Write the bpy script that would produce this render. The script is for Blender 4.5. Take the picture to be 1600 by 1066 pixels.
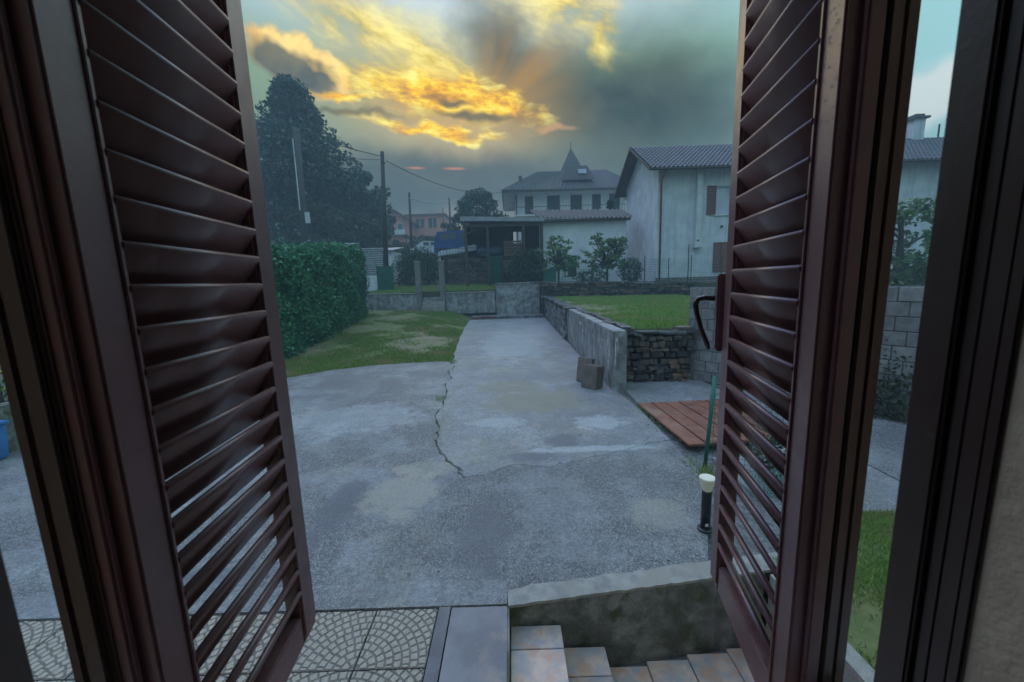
import bpy, bmesh, math, random
import numpy as np
from mathutils import Matrix, Vector
R = math.radians
random.seed(7)
rng = np.random.default_rng(11)
for o in list(bpy.data.objects): bpy.data.objects.remove(o)
sc = bpy.context.scene
COL = sc.collection

# ------------------------------------------------------------------ camera
PITCH, ROLL = R(8.8), R(1.8)
cd = bpy.data.cameras.new('camera'); cam = bpy.data.objects.new('camera', cd); COL.objects.link(cam)
cd.sensor_width = 36; cd.lens = 36 * 610 / 1600; cd.clip_start = .02; cd.clip_end = 1500
u0 = Vector((0, math.sin(PITCH), math.cos(PITCH)))
fw = Vector((0, math.cos(PITCH), -math.sin(PITCH)))
rt = Vector((1, 0, 0)) * math.cos(ROLL) - u0 * math.sin(ROLL)
up = u0 * math.cos(ROLL) + Vector((1, 0, 0)) * math.sin(ROLL)
cam.matrix_world = Matrix((( rt.x, up.x, -fw.x, 0), (rt.y, up.y, -fw.y, 0), (rt.z, up.z, -fw.z, 0), (0, 0, 0, 1)))
cd.dof.use_dof = True; cd.dof.focus_distance = 2.2; cd.dof.aperture_fstop = 4.5
sc.camera = cam
sc.view_settings.view_transform = 'Standard'; sc.view_settings.look = 'None'
sc.view_settings.exposure = .50; sc.view_settings.gamma = 1
sc.cycles.use_denoising = True; sc.cycles.use_adaptive_sampling = True; sc.cycles.adaptive_threshold = .02
sc.cycles.max_bounces = 5; sc.cycles.volume_bounces = 1
sc.cycles.transparent_max_bounces = 8

# ------------------------------------------------------------------ world: dusk sky with broken storm cloud
SUN_AZ, SUN_EL = -0.12, 0.40          # radians; azimuth to the right of +Y
world = bpy.data.worlds.new('World'); sc.world = world; world.use_nodes = True
WT = world.node_tree; WT.nodes.clear()
class NT:
    def __init__(s, t): s.t = t; s.n = t.nodes; s.l = t.links
    def node(s, typ, **kw):
        n = s.n.new(typ)
        for k, v in kw.items(): setattr(n, k, v)
        return n
    def put(s, sock, v):
        if isinstance(v, bpy.types.NodeSocket): s.l.new(v, sock)
        elif v is not None:
            if sock.type == 'RGBA' and len(v) == 3: v = (*v, 1)
            sock.default_value = v
    def m(s, op, a, b=None, c=None, clamp=False):
        n = s.node('ShaderNodeMath', operation=op, use_clamp=clamp)
        s.put(n.inputs[0], a)
        if b is not None: s.put(n.inputs[1], b)
        if c is not None: s.put(n.inputs[2], c)
        return n.outputs[0]
    def mix(s, f, a, b, mode='MIX'):
        n = s.node('ShaderNodeMix', data_type='RGBA', blend_type=mode)
        s.put(n.inputs[0], f); s.put(n.inputs[6], a); s.put(n.inputs[7], b)
        return n.outputs[2]
    def ramp(s, f, stops, interp='LINEAR'):
        n = s.node('ShaderNodeValToRGB'); n.color_ramp.interpolation = interp
        e = n.color_ramp.elements
        while len(e) < len(stops): e.new(.5)
        for i, (p, c) in enumerate(stops):
            e[i].position = p; e[i].color = (*c, 1) if len(c) == 3 else c
        s.put(n.inputs[0], f); return n.outputs[0]
    def noise(s, vec, scale, detail=4, rough=.55, dist=0, out=0):
        n = s.node('ShaderNodeTexNoise'); s.put(n.inputs['Vector'], vec)
        n.inputs['Scale'].default_value = scale; n.inputs['Detail'].default_value = detail
        n.inputs['Roughness'].default_value = rough; n.inputs['Distortion'].default_value = dist
        return n.outputs[out]
    def voro(s, vec, scale, feature='F1', out='Distance'):
        n = s.node('ShaderNodeTexVoronoi', feature=feature); s.put(n.inputs['Vector'], vec)
        n.inputs['Scale'].default_value = scale; return n.outputs[out]
    def sm(s, v, lo, hi, a=0., b=1.):
        n = s.node('ShaderNodeMapRange', interpolation_type='SMOOTHSTEP')
        s.put(n.inputs[0], v); s.put(n.inputs[1], lo); s.put(n.inputs[2], hi)
        n.inputs[3].default_value = a; n.inputs[4].default_value = b
        return n.outputs[0]
    def xyz(s, x, y, z):
        n = s.node('ShaderNodeCombineXYZ')
        for i, v in enumerate((x, y, z)): s.put(n.inputs[i], v)
        return n.outputs[0]
def srgb(r, g, b):
    f = lambda c: (c / 255 / 12.92) if c / 255 <= .04045 else ((c / 255 + .055) / 1.055) ** 2.4
    return (f(r), f(g), f(b))

def build_world():
    w = NT(WT)
    tc = w.node('ShaderNodeTexCoord')
    sep = w.node('ShaderNodeSeparateXYZ'); w.put(sep.inputs[0], tc.outputs['Generated'])
    x, y, z = sep.outputs
    A0 = w.m('ARCTAN2', x, y); E0 = w.m('ARCSINE', z)
    d3 = tc.outputs['Generated']
    # wind-stretched warp of the cloud field
    n1 = w.node('ShaderNodeSeparateXYZ'); w.put(n1.inputs[0], w.noise(d3, 5, 2, .6, out=1))
    n2 = w.node('ShaderNodeSeparateXYZ'); w.put(n2.inputs[0], w.noise(d3, 17, 2, .6, out=1))
    A = w.m('ADD', A0, w.m('ADD', w.m('MULTIPLY_ADD', n1.outputs[0], .16, -.08), w.m('MULTIPLY_ADD', n2.outputs[0], .10, -.05)))
    E = w.m('ADD', E0, w.m('ADD', w.m('MULTIPLY_ADD', n1.outputs[1], .07, -.035), w.m('MULTIPLY_ADD', n2.outputs[1], .045, -.0225)))
    skew = w.m('ADD', E0, w.m('MULTIPLY', A0, .30))
    streak = w.noise(w.xyz(w.m('MULTIPLY', A0, 5.), w.m('MULTIPLY', skew, 13.), 0.), 1, 5, .64, .35)
    fine = w.noise(w.xyz(w.m('MULTIPLY', A0, 11.), w.m('MULTIPLY', w.m('MULTIPLY_ADD', A0, .10, E0), 32.), 3.), 1, 5, .62, .2)
    puff = w.noise(d3, 9, 4, .62, .3)
    AE, AE0 = w.xyz(A, E, 0.), w.xyz(A0, E0, 0.)
    def blob(a0, e0, ra, re, rot=0., soft=.9, jag=1.2, tex=None, warp=True, amt=1.):
        """soft-edged, noise-torn ellipse of cloud round azimuth a0, elevation e0 (radians)"""
        mp = w.node('ShaderNodeMapping', vector_type='TEXTURE'); w.put(mp.inputs[0], AE if warp else AE0)
        mp.inputs[1].default_value = (a0, e0, 0); mp.inputs[2].default_value = (0, 0, rot); mp.inputs[3].default_value = (ra, re, 1)
        ln = w.node('ShaderNodeVectorMath', operation='LENGTH'); w.put(ln.inputs[0], mp.outputs[0]); d = ln.outputs['Value']
        if tex is not None: v = w.m('SUBTRACT', w.m('MULTIPLY_ADD', tex, jag, 1.15 - .5 * jag), d)
        else: v = w.m('SUBTRACT', 1.15, d)
        return w.sm(v, 0., soft, 0., amt)
    sky = w.node('ShaderNodeTexSky', sky_type='NISHITA', sun_disc=False)
    sky.sun_elevation = SUN_EL; sky.sun_rotation = SUN_AZ; sky.air_density = 1.5; sky.dust_density = 3
    nish = w.mix(1., sky.outputs[0], (.05, .05, .05), 'MULTIPLY')
    base = w.ramp(w.m('MULTIPLY', w.m('MAXIMUM', E0, 0.), 1 / 1.57), [
        (0., srgb(46, 59, 64)), (.10, srgb(55, 72, 70)), (.19, srgb(70, 98, 80)), (.28, srgb(100, 136, 104)),
        (.36, srgb(160, 186, 200)), (.50, (.62, .86, 1.40)), (1., (.82, 1.10, 1.95))])
    side = w.sm(A0, .25, .85)
    side = w.m('MULTIPLY', side, w.sm(E0, .02, .30))
    col = w.mix(side, base, srgb(140, 188, 192))
    col = w.mix(.12, col, nish, 'ADD')
    # pale cloud bank low on the right
    col = w.mix(w.m('MULTIPLY', blob(.80, .27, .16, .05, .15, .7, 1.5, puff), .55), col, srgb(226, 220, 214))
    pf, stx, fn = w.sm(puff, .34, .66), w.sm(streak, .34, .66), w.sm(fine, .34, .66)
    def lay(mask, colr, amt=1.):
        nonlocal col
        col = w.mix(mask if amt == 1 else w.m('MULTIPLY', mask, amt), col, colr)
    # big grey storm cloud right of the sun, brown where it thins
    lay(blob(.30, .36, .42, .165, -.22, 1.0, .5, puff, amt=.97), w.mix(pf, srgb(34, 45, 38), srgb(66, 77, 64)))
    lay(blob(.02, .48, .22, .14, -.70, 1.3, .7, puff, amt=.96), w.mix(pf, srgb(48, 52, 42), srgb(90, 84, 56)))
    # low grey bank over the roofs
    lay(blob(-.25, .22, .75, .105, 0, .8, .4, streak, amt=.90), w.mix(stx, srgb(46, 62, 66), srgb(64, 78, 76)))
    # glow round the hidden sun and a faint fan of rays
    lay(blob(-.14, .39, .36, .11, -.1, 1.2, 0, None, False, amt=.72), srgb(190, 140, 26))
    ang = w.m('ARCTAN2', w.m('SUBTRACT', E0, .36), w.m('SUBTRACT', A0, -.06))
    rays = w.noise(w.xyz(w.m('MULTIPLY', ang, 2.6), 0., 0.), 1, 2, .5)
    lay(w.m('MULTIPLY', blob(.04, .44, .17, .12, .4, 1.2, .3, puff, False, amt=.80), w.sm(rays, .28, .70)), srgb(168, 124, 52))
    # sunlit cloud: cream high up, gold near the sun
    gold = w.ramp(fn, [(0., srgb(176, 124, 30)), (.28, srgb(232, 168, 12)), (.65, srgb(255, 212, 36)), (1., srgb(255, 240, 130))])
    cream = w.ramp(stx, [(0., srgb(140, 140, 84)), (.4, srgb(216, 188, 62)), (1., srgb(255, 238, 140))])
    lay(blob(-.30, .520, .26, .075, -.22, 1.3, 1.6, streak), cream, .88)
    lay(blob(-.18, .460, .16, .050, -.40, 1.3, 1.6, streak), cream, .95)
    lay(blob(.17, .550, .22, .060, -.15, 1.3, 1.5, streak), cream, .9)
    lay(blob(.26, .495, .045, .062, -.3, 1.2, 1.1, streak), cream, .85)
    lay(blob(-.425, .432, .105, .042, -.30, .35, 1.3, puff), w.mix(pf, srgb(216, 160, 62), srgb(255, 222, 136)))
    lay(blob(-.445, .426, .090, .035, -.30, .50, 1.3, puff), w.mix(pf, srgb(66, 76, 76), srgb(112, 108, 84)))
    lay(blob(-.16, .402, .21, .050, -.12, .9, 1.9, fine), gold)
    lay(blob(-.02, .386, .14, .030, -.20, .8, 1.7, fine), gold)
    lay(blob(-.36, .385, .08, .010, 0, .9, 1.8, fine), gold)
    lay(blob(-.17, .337, .17, .015, -.08, .8, 1.8, fine), gold)
    lay(blob(-.12, .322, .05, .010, -.10, .8, 1.6, fine), gold)
    lay(blob(.11, .337, .075, .010, .06, 1.0, 1.6, fine), srgb(196, 150, 96), .75)
    for a_, e_, ra_ in ((-.216, .264, .026), (-.126, .264, .034)):
        lay(blob(a_, e_, ra_, .0036, 0, 1.0, .9, fine, False), srgb(206, 128, 88), .7)
    grey = w.mix(fn, srgb(62, 66, 62), srgb(116, 100, 58))
    lay(blob(-.135, .394, .075, .011, -.1, 1.0, 1.4, fine), grey, .92)
    lay(blob(-.06, .364, .16, .013, -.05, 1.0, 1.6, fine), grey, .92)
    lay(blob(-.36, .358, .13, .010, .05, 1.1, 1.4, fine), grey, .8)
    col = w.mix(w.m('LESS_THAN', z, 0.), col, srgb(70, 82, 90))
    bg = w.node('ShaderNodeBackground'); w.put(bg.inputs[0], col); bg.inputs[1].default_value = 1.0
    out = w.node('ShaderNodeOutputWorld'); w.l.new(bg.outputs[0], out.inputs[0])
build_world()
world.cycles.sampling_method = 'MANUAL'; world.cycles.sample_map_resolution = 512

# ------------------------------------------------------------------ sun, veiled by cloud
sd = bpy.data.lights.new('sun', 'SUN'); sd.energy = .5; sd.angle = R(70); sd.color = (1, .97, .92)
sun = bpy.data.objects.new('sun', sd); COL.objects.link(sun)
sdir = Vector((math.sin(SUN_AZ) * math.cos(SUN_EL), math.cos(SUN_AZ) * math.cos(SUN_EL), math.sin(SUN_EL)))
sun.rotation_euler = sdir.to_track_quat('Z', 'Y').to_euler(); sun.location = (0, 0, 30)

# ------------------------------------------------------------------ materials
MATS = {}
def mat(name, c1, c2=None, scale=6., rough=.6, bump=0., bscale=40., rand=0., c3=None, s3=1.2, spec=.5, streaks=0., metal=0., rvar=0., lo=.35, hi=.65, coat=0.):
    if name in MATS: return MATS[name]
    m = bpy.data.materials.new(name); m.use_nodes = True
    t = NT(m.node_tree); b = t.n['Principled BSDF']
    pos = t.node('ShaderNodeNewGeometry').outputs['Position']
    n = t.noise(pos, scale, 5, .6)
    c = t.mix(t.sm(n, lo, hi), c1, c2 or tuple(k * .75 for k in c1))
    if c3: c = t.mix(t.sm(t.noise(pos, s3, 4, .6, .3), .48, .66), c, c3)
    if streaks:
        mp = t.node('ShaderNodeMapping'); t.put(mp.inputs[0], pos); mp.inputs['Scale'].default_value = (1, 1, .07)
        st = t.sm(t.noise(mp.outputs[0], 5, 4, .6), .45, .75)
        c = t.mix(t.m('MULTIPLY', st, streaks), c, tuple(k * .35 for k in c1))
    if rand:
        r = t.node('ShaderNodeObjectInfo').outputs['Random']
        c = t.mix(1., c, t.ramp(r, [(0, (1 - rand,) * 3), (1, (1 + rand,) * 3)]), 'MULTIPLY')
    t.put(b.inputs['Base Color'], c)
    if rvar: t.put(b.inputs['Roughness'], t.sm(n, .3, .7, rough - rvar, rough + rvar))
    else: b.inputs['Roughness'].default_value = rough
    b.inputs['Specular IOR Level'].default_value = spec; b.inputs['Metallic'].default_value = metal
    b.inputs['Coat Weight'].default_value = coat; b.inputs['Coat Roughness'].default_value = .12
    if bump:
        bn = t.node('ShaderNodeBump'); bn.inputs['Strength'].default_value = bump; bn.inputs['Distance'].default_value = .01
        t.put(bn.inputs['Height'], t.noise(pos, bscale, 4, .6)); t.l.new(bn.outputs[0], b.inputs['Normal'])
    MATS[name] = m; return m

OLIVE, DAMP, TAN, PALE = (.17, .155, .105), (.075, .08, .095), (.27, .245, .20), (.36, .37, .37)
STAINS = [(.66, 4.86, .30, .27, .80, DAMP), (.20, 4.42, .45, .13, .65, DAMP), (-1.72, 3.5, .20, .62, .75, DAMP), (-.28, 3.05, .24, .60, .60, DAMP), (-2.25, 2.62, .45, .10, .6, DAMP),
          (.35, 6.6, 1.0, .75, .75, OLIVE), (-.1, 7.6, .9, .5, .5, OLIVE), (1.25, 5.5, .45, .35, .5, PALE), (-1.15, 3.75, .40, .55, .70, TAN), (-1.0, 4.2, .45, .25, .5, TAN), (.95, 4.6, .9, .10, .5, PALE),
          (-2.6, 6.0, 1.3, .8, .35, PALE), (-3.3, 8.3, 1.2, .6, .35, DAMP), (1.3, 3.2, .3, .35, .45, TAN), (-.2, 5.6, .5, .25, .35, PALE), (.0, 13., 1.2, 3.5, .35, PALE), (.3, 8.4, 1.2, .5, .35, DAMP)]
def concrete(name, dark=1., stains=True, rough_agg=.75):
    m = bpy.data.materials.new(name); m.use_nodes = True; MATS[name] = m
    t = NT(m.node_tree); b = t.n['Principled BSDF']
    pos = t.node('ShaderNodeNewGeometry').outputs['Position']
    big = t.noise(pos, .42, 5, .62, .2); mid = t.noise(pos, 3.1, 6, .7); fin = t.noise(pos, 26, 5, .75); gr = t.noise(pos, 130, 2, .6)
    k = lambda *c: tuple(v * dark for v in c)
    c = t.mix(t.sm(big, .36, .62), k(.150, .158, .165), k(.235, .240, .240))
    c = t.mix(t.m('MULTIPLY', t.sm(t.noise(pos, 1.1, 5, .65), .46, .62), .55), c, k(.215, .195, .150))      # earthy bloom
    c = t.mix(t.m('MULTIPLY', t.sm(mid, .46, .74), .40), c, k(.33, .335, .335))                              # laitance left pale
    c = t.mix(t.m('MULTIPLY', t.sm(mid, .54, .28), .35), c, k(.095, .10, .105))
    # worn aggregate: stones of many greys with dark between
    vd = t.voro(pos, 75, 'F1'); vc = t.voro(pos, 75, 'F1', 'Color')
    bw_ = t.node('ShaderNodeRGBToBW'); t.put(bw_.inputs[0], vc)
    agg = t.m('MULTIPLY', t.sm(t.noise(pos, 1.4, 4, .65), .40, .58, .35, 1.), rough_agg)
    c = t.mix(t.m('MULTIPLY', agg, .8), c, t.ramp(bw_.outputs[0], [(0, k(.07, .072, .078)), (.55, k(.18, .18, .18)), (.85, k(.27, .265, .25)), (1, k(.42, .42, .41))]))
    c = t.mix(t.m('MULTIPLY', agg, t.sm(vd, .30, .60)), c, k(.05, .052, .056))
    c = t.mix(.78, c, t.ramp(fin, [(.28, (.45, .45, .46)), (.72, (1.5, 1.5, 1.48))]), 'MULTIPLY')
    c = t.mix(.5, c, t.ramp(gr, [(.3, (.6, .6, .6)), (.7, (1.4, 1.4, 1.4))]), 'MULTIPLY')
    damp = None
    if stains:   # damp patches with ragged edges
        wob = t.noise(pos, 4.5, 5, .7)
        damp = None
        for (x, y, rx_, ry_, a, colr) in STAINS:
            mp = t.node('ShaderNodeMapping', vector_type='TEXTURE'); t.put(mp.inputs[0], pos)
            mp.inputs[1].default_value = (x, y, G0); mp.inputs[3].default_value = (rx_, ry_, 50)
            ln = t.node('ShaderNodeVectorMath', operation='LENGTH'); t.put(ln.inputs[0], mp.outputs[0])
            v = t.sm(t.m('SUBTRACT', t.m('MULTIPLY_ADD', wob, 2.2, -.1), ln.outputs['Value']), -.05, .40, 0., a)
            c = t.mix(t.m('MULTIPLY', v, t.m('MULTIPLY_ADD', fin, .9, .45), clamp=True), c, k(*colr))
            if colr is DAMP: damp = v if damp is None else t.m('MAXIMUM', damp, v)
    t.put(b.inputs['Base Color'], c)
    rg = t.m('MULTIPLY_ADD', fin, .30, .36)
    if damp is not None: rg = t.m('SUBTRACT', rg, t.m('MULTIPLY', damp, .16))
    t.put(b.inputs['Roughness'], rg); b.inputs['Specular IOR Level'].default_value = .5
    bn = t.node('ShaderNodeBump'); bn.inputs['Strength'].default_value = .8; bn.inputs['Distance'].default_value = .012
    t.put(bn.inputs['Height'], t.m('ADD', t.m('MULTIPLY', fin, 1.0), t.m('ADD', t.m('MULTIPLY', mid, 1.2), t.m('MULTIPLY', vd, -.5))))
    t.l.new(bn.outputs[0], b.inputs['Normal'])
    return m
G0 = -2.1

def leafmat(name, c1, c2, c3=None):
    m = bpy.data.materials.new(name); m.use_nodes = True; MATS[name] = m
    t = NT(m.node_tree); b = t.n['Principled BSDF']
    g = t.node('ShaderNodeNewGeometry')
    c = t.mix(g.outputs['Random Per Island'], c1, c2)
    if c3: c = t.mix(t.sm(t.noise(g.outputs['Position'], .9, 4, .6), .5, .64), c, c3)
    t.put(b.inputs['Base Color'], c); b.inputs['Roughness'].default_value = .5
    tr = t.node('ShaderNodeBsdfTranslucent'); t.put(tr.inputs[0], c)
    mx = t.node('ShaderNodeMixShader'); mx.inputs[0].default_value = .22
    t.l.new(b.outputs[0], mx.inputs[1]); t.l.new(tr.outputs[0], mx.inputs[2])
    t.l.new(mx.outputs[0], t.n['Material Output'].inputs[0])
    return m

concrete('concrete_old', 1.38, True, .80); concrete('concrete_drive', 1.40, True, .35); concrete('concrete_pale', 1.42, False, .5)
mat('render_concrete', (.28, .28, .27), (.13, .13, .13), 4.5, .55, 1., 22, c3=(.36, .37, .39), s3=2.2, streaks=.75)
mat('block_concrete', (.26, .255, .24), (.17, .17, .165), 8, .8, .7, 70, rand=.22)
mat('mortar', (.14, .14, .135), None, 10, .9, .5)
mat('stairwell_concrete', (.26, .25, .225), (.10, .10, .088), 7, .6, .9, 30, c3=(.055, .075, .025), s3=5, streaks=.85)
mat('kerb_concrete', (.36, .34, .30), (.23, .22, .20), 9, .6, .8, 60, c3=(.30, .275, .23), s3=3)
mat('stone_dark', (.075, .068, .060), (.022, .021, .022), 9, .5, .8, 40, rand=.75, c3=(.16, .10, .06), s3=4)
mat('stone_grey', (.20, .20, .20), (.09, .09, .095), 7, .5, .6, 40, rand=.45)
mat('slate', (.10, .105, .115), (.06, .062, .07), 6, .3, .3, 30, rand=.3)
mat('soil', (.085, .065, .045), (.05, .042, .03), 4, .9, .8, 30, c3=(.06, .085, .03), s3=.8)
mat('lawn_soil', (.16, .17, .06), (.10, .13, .04), 3.3, .9, 1., 25, c3=(.24, .19, .12), s3=.45)
mat('gravel', (.20, .20, .19), (.09, .09, .09), 30, .8, 1., 60)
mat('terrain', (.05, .075, .03), (.07, .065, .04), .6, .9)
mat('plaster_white', (.84, .85, .87), (.74, .76, .79), 1.2, .85, .1, 60, streaks=.18)
mat('plaster_grey', (.72, .74, .78), (.58, .61, .65), 1.6, .85, .2, 60, streaks=.32)
mat('plaster_villa', (.86, .83, .84), (.76, .74, .76), .8, .85)
mat('plaster_pink', (.62, .25, .17), (.52, .21, .15), .6, .85)
mat('plaster_room', (.84, .68, .50), (.72, .58, .43), 7, .85, .3, 60)
mat('roof_tile', (.082, .088, .094), (.055, .06, .066), 3, .6, .5, 20, c3=(.10, .098, .098), s3=1.5)
mat('roof_tile_dark', (.085, .08, .08), (.06, .058, .06), 1, .65, .3, 8)
mat('roof_red', (.22, .09, .06), (.15, .07, .05), 1, .7)
mat('metal_sheet', (.34, .36, .38), (.25, .265, .28), 3, .45, rvar=.1)
mat('wood_dark', (.055, .042, .033), (.03, .024, .02), 6, .6, .3, 40, rand=.3)
mat('wood_brown', (.16, .095, .06), (.10, .06, .04), 9, .6, .3, 40, rand=.25)
mat('wood_pole', (.05, .042, .038), None, 6, .75, .3, 30)
mat('pole_concrete', (.22, .21, .20), None, 3, .8)
mat('shutter_rust', (.23, .085, .06), (.17, .06, .045), 6, .6, rand=.1)
mat('shutter_slate', (.07, .055, .06), None, 4, .6, rand=.15)
mat('copper', (.30, .085, .06), None, 6, .5)
mat('pvc_white', (.68, .70, .70), (.60, .61, .61), 2, .5)
mat('dark_inside', (.02, .02, .022), None, 2, .8)
mat('glass_dark', (.10, .12, .15), None, 1, .06, spec=.9)
mat('glass_pale', (.62, .64, .74), (.52, .55, .66), 1, .08, spec=.9)
mat('green_wire', (.012, .15, .105), (.010, .11, .08), 4, .45)
mat('green_sheet', (.012, .12, .085), (.010, .085, .062), 2, .5, streaks=.3)
mat('iron', (.03, .032, .035), None, 8, .5)
mat('blue_paint', (.02, .09, .27), (.016, .07, .21), 2, .3, coat=.4)
mat('blue_tarp', (.022, .05, .10), (.014, .034, .07), 3, .5, .6, 4)
mat('white_paint', (.62, .64, .66), None, 2, .35, coat=.3)
mat('grey_tarp', (.40, .44, .46), (.30, .34, .36), 3, .4, .7, 5)
mat('rubber', (.012, .012, .012), None, 5, .7)
mat('lamp_black', (.012, .013, .015), None, 8, .35)
mat('lamp_cream', (.82, .76, .58), (.76, .70, .53), 10, .4)
mat('paver_brown', (.17, .13, .105), (.11, .088, .075), 9, .6, .5, 60, rand=.2)
mat('brick_red', (.17, .055, .045), (.10, .04, .036), 8, .7, .5, 50, rand=.35)
mat('deck_wood', (.27, .090, .052), (.17, .058, .036), 7, .38, .4, 30, rand=.18, c3=(.25, .13, .09), s3=4)
mat('tile_block', (.50, .43, .34), (.38, .33, .265), 38, .55, .8, 160, c3=(.42, .37, .30), s3=2)
mat('tile_joint', (.19, .172, .148), None, 20, .7)
mat('stone_slab', (.17, .17, .175), (.11, .115, .125), 3.6, .20, .25, 20, c3=(.24, .20, .165), s3=3, rvar=.08)
mat('quartzite', (.64, .46, .34), (.38, .35, .34), 9, .34, .5, 25, rand=.22, c3=(.55, .33, .22), s3=7)
mat('marble_sill', (.62, .62, .60), (.52, .52, .52), 6, .3)
mat('yellow_plastic', (.42, .46, .05), None, 4, .5)
mat('blue_plastic', (.05, .22, .55), None, 4, .4)
mat('paint_white', (.62, .63, .64), None, 12, .6)
mat('bark', (.075, .058, .045), (.045, .036, .03), 8, .9, .7, 20)
mat('wire', (.02, .022, .025), None, 4, .6)
leafmat('hedge_leaf', (.010, .085, .045), (.075, .33, .13), (.02, .15, .085))
leafmat('dark_leaf', (.014, .042, .030), (.06, .13, .072), (.025, .066, .05))
leafmat('olive_leaf', (.040, .060, .026), (.075, .095, .040), (.05, .07, .035))
leafmat('mid_leaf', (.022, .060, .030), (.050, .105, .045))
leafmat('loquat_leaf', (.045, .13, .065), (.22, .29, .095), (.10, .20, .08))
leafmat('grass_blade', (.08, .16, .024), (.23, .33, .055), (.30, .25, .10))
leafmat('grass_bright', (.11, .22, .04), (.28, .42, .09), (.30, .27, .12))
leafmat('litter_leaf', (.05, .035, .02), (.22, .17, .09))
leafmat('flower', (.55, .52, .46), (.70, .55, .42))
# dark brown painted timber of the shutters
def shutter_paint(name, c1, c2, rough, coat):
    m = bpy.data.materials.new(name); m.use_nodes = True; MATS[name] = m
    t = NT(m.node_tree); b = t.n['Principled BSDF']
    pos = t.node('ShaderNodeNewGeometry').outputs['Position']
    n = t.noise(pos, 7, 5, .65); f = t.noise(pos, 110, 3, .6)
    sp = t.sm(t.noise(pos, 55, 2, .5), .70, .76)
    c = t.mix(t.sm(n, .3, .7), c1, c2)
    c = t.mix(t.m('MULTIPLY', sp, .5), c, (.10, .055, .045))
    nz = t.node('ShaderNodeSeparateXYZ'); t.put(nz.inputs[0], t.node('ShaderNodeNewGeometry').outputs['Normal'])
    dust = t.m('MULTIPLY', t.sm(nz.outputs[2], .15, .8), t.sm(t.noise(pos, 16, 5, .7), .35, .7))
    c = t.mix(t.m('MULTIPLY', dust, .45), c, (.24, .20, .19))
    c = t.mix(t.m('MULTIPLY', t.sm(t.noise(pos, 23, 4, .7), .60, .72), .35), c, (.07, .03, .028))
    t.put(b.inputs['Base Color'], c)
    t.put(b.inputs['Roughness'], t.sm(n, .3, .7, rough - .07, rough + .09))
    b.inputs['Specular IOR Level'].default_value = .8
    b.inputs['Coat Weight'].default_value = coat; b.inputs['Coat Roughness'].default_value = .22
    bn = t.node('ShaderNodeBump'); bn.inputs['Strength'].default_value = .12; bn.inputs['Distance'].default_value = .003
    t.put(bn.inputs['Height'], f); t.l.new(bn.outputs[0], b.inputs['Normal'])
shutter_paint('shutter_brown', (.165, .062, .066), (.135, .050, .055), .40, .35)
shutter_paint('frame_brown', (.055, .020, .014), (.040, .015, .011), .42, .2)
mat('handle_dark', (.030, .016, .015), (.022, .012, .012), 9, .22, coat=.6)
def drop_mat():
    m = bpy.data.materials.new('water_drop'); m.use_nodes = True; MATS['water_drop'] = m
    b = m.node_tree.nodes['Principled BSDF']
    b.inputs['Base Color'].default_value = (.9, .95, 1, 1); b.inputs['Roughness'].default_value = .02
    b.inputs['Transmission Weight'].default_value = 1; b.inputs['IOR'].default_value = 1.33
drop_mat()

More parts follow.
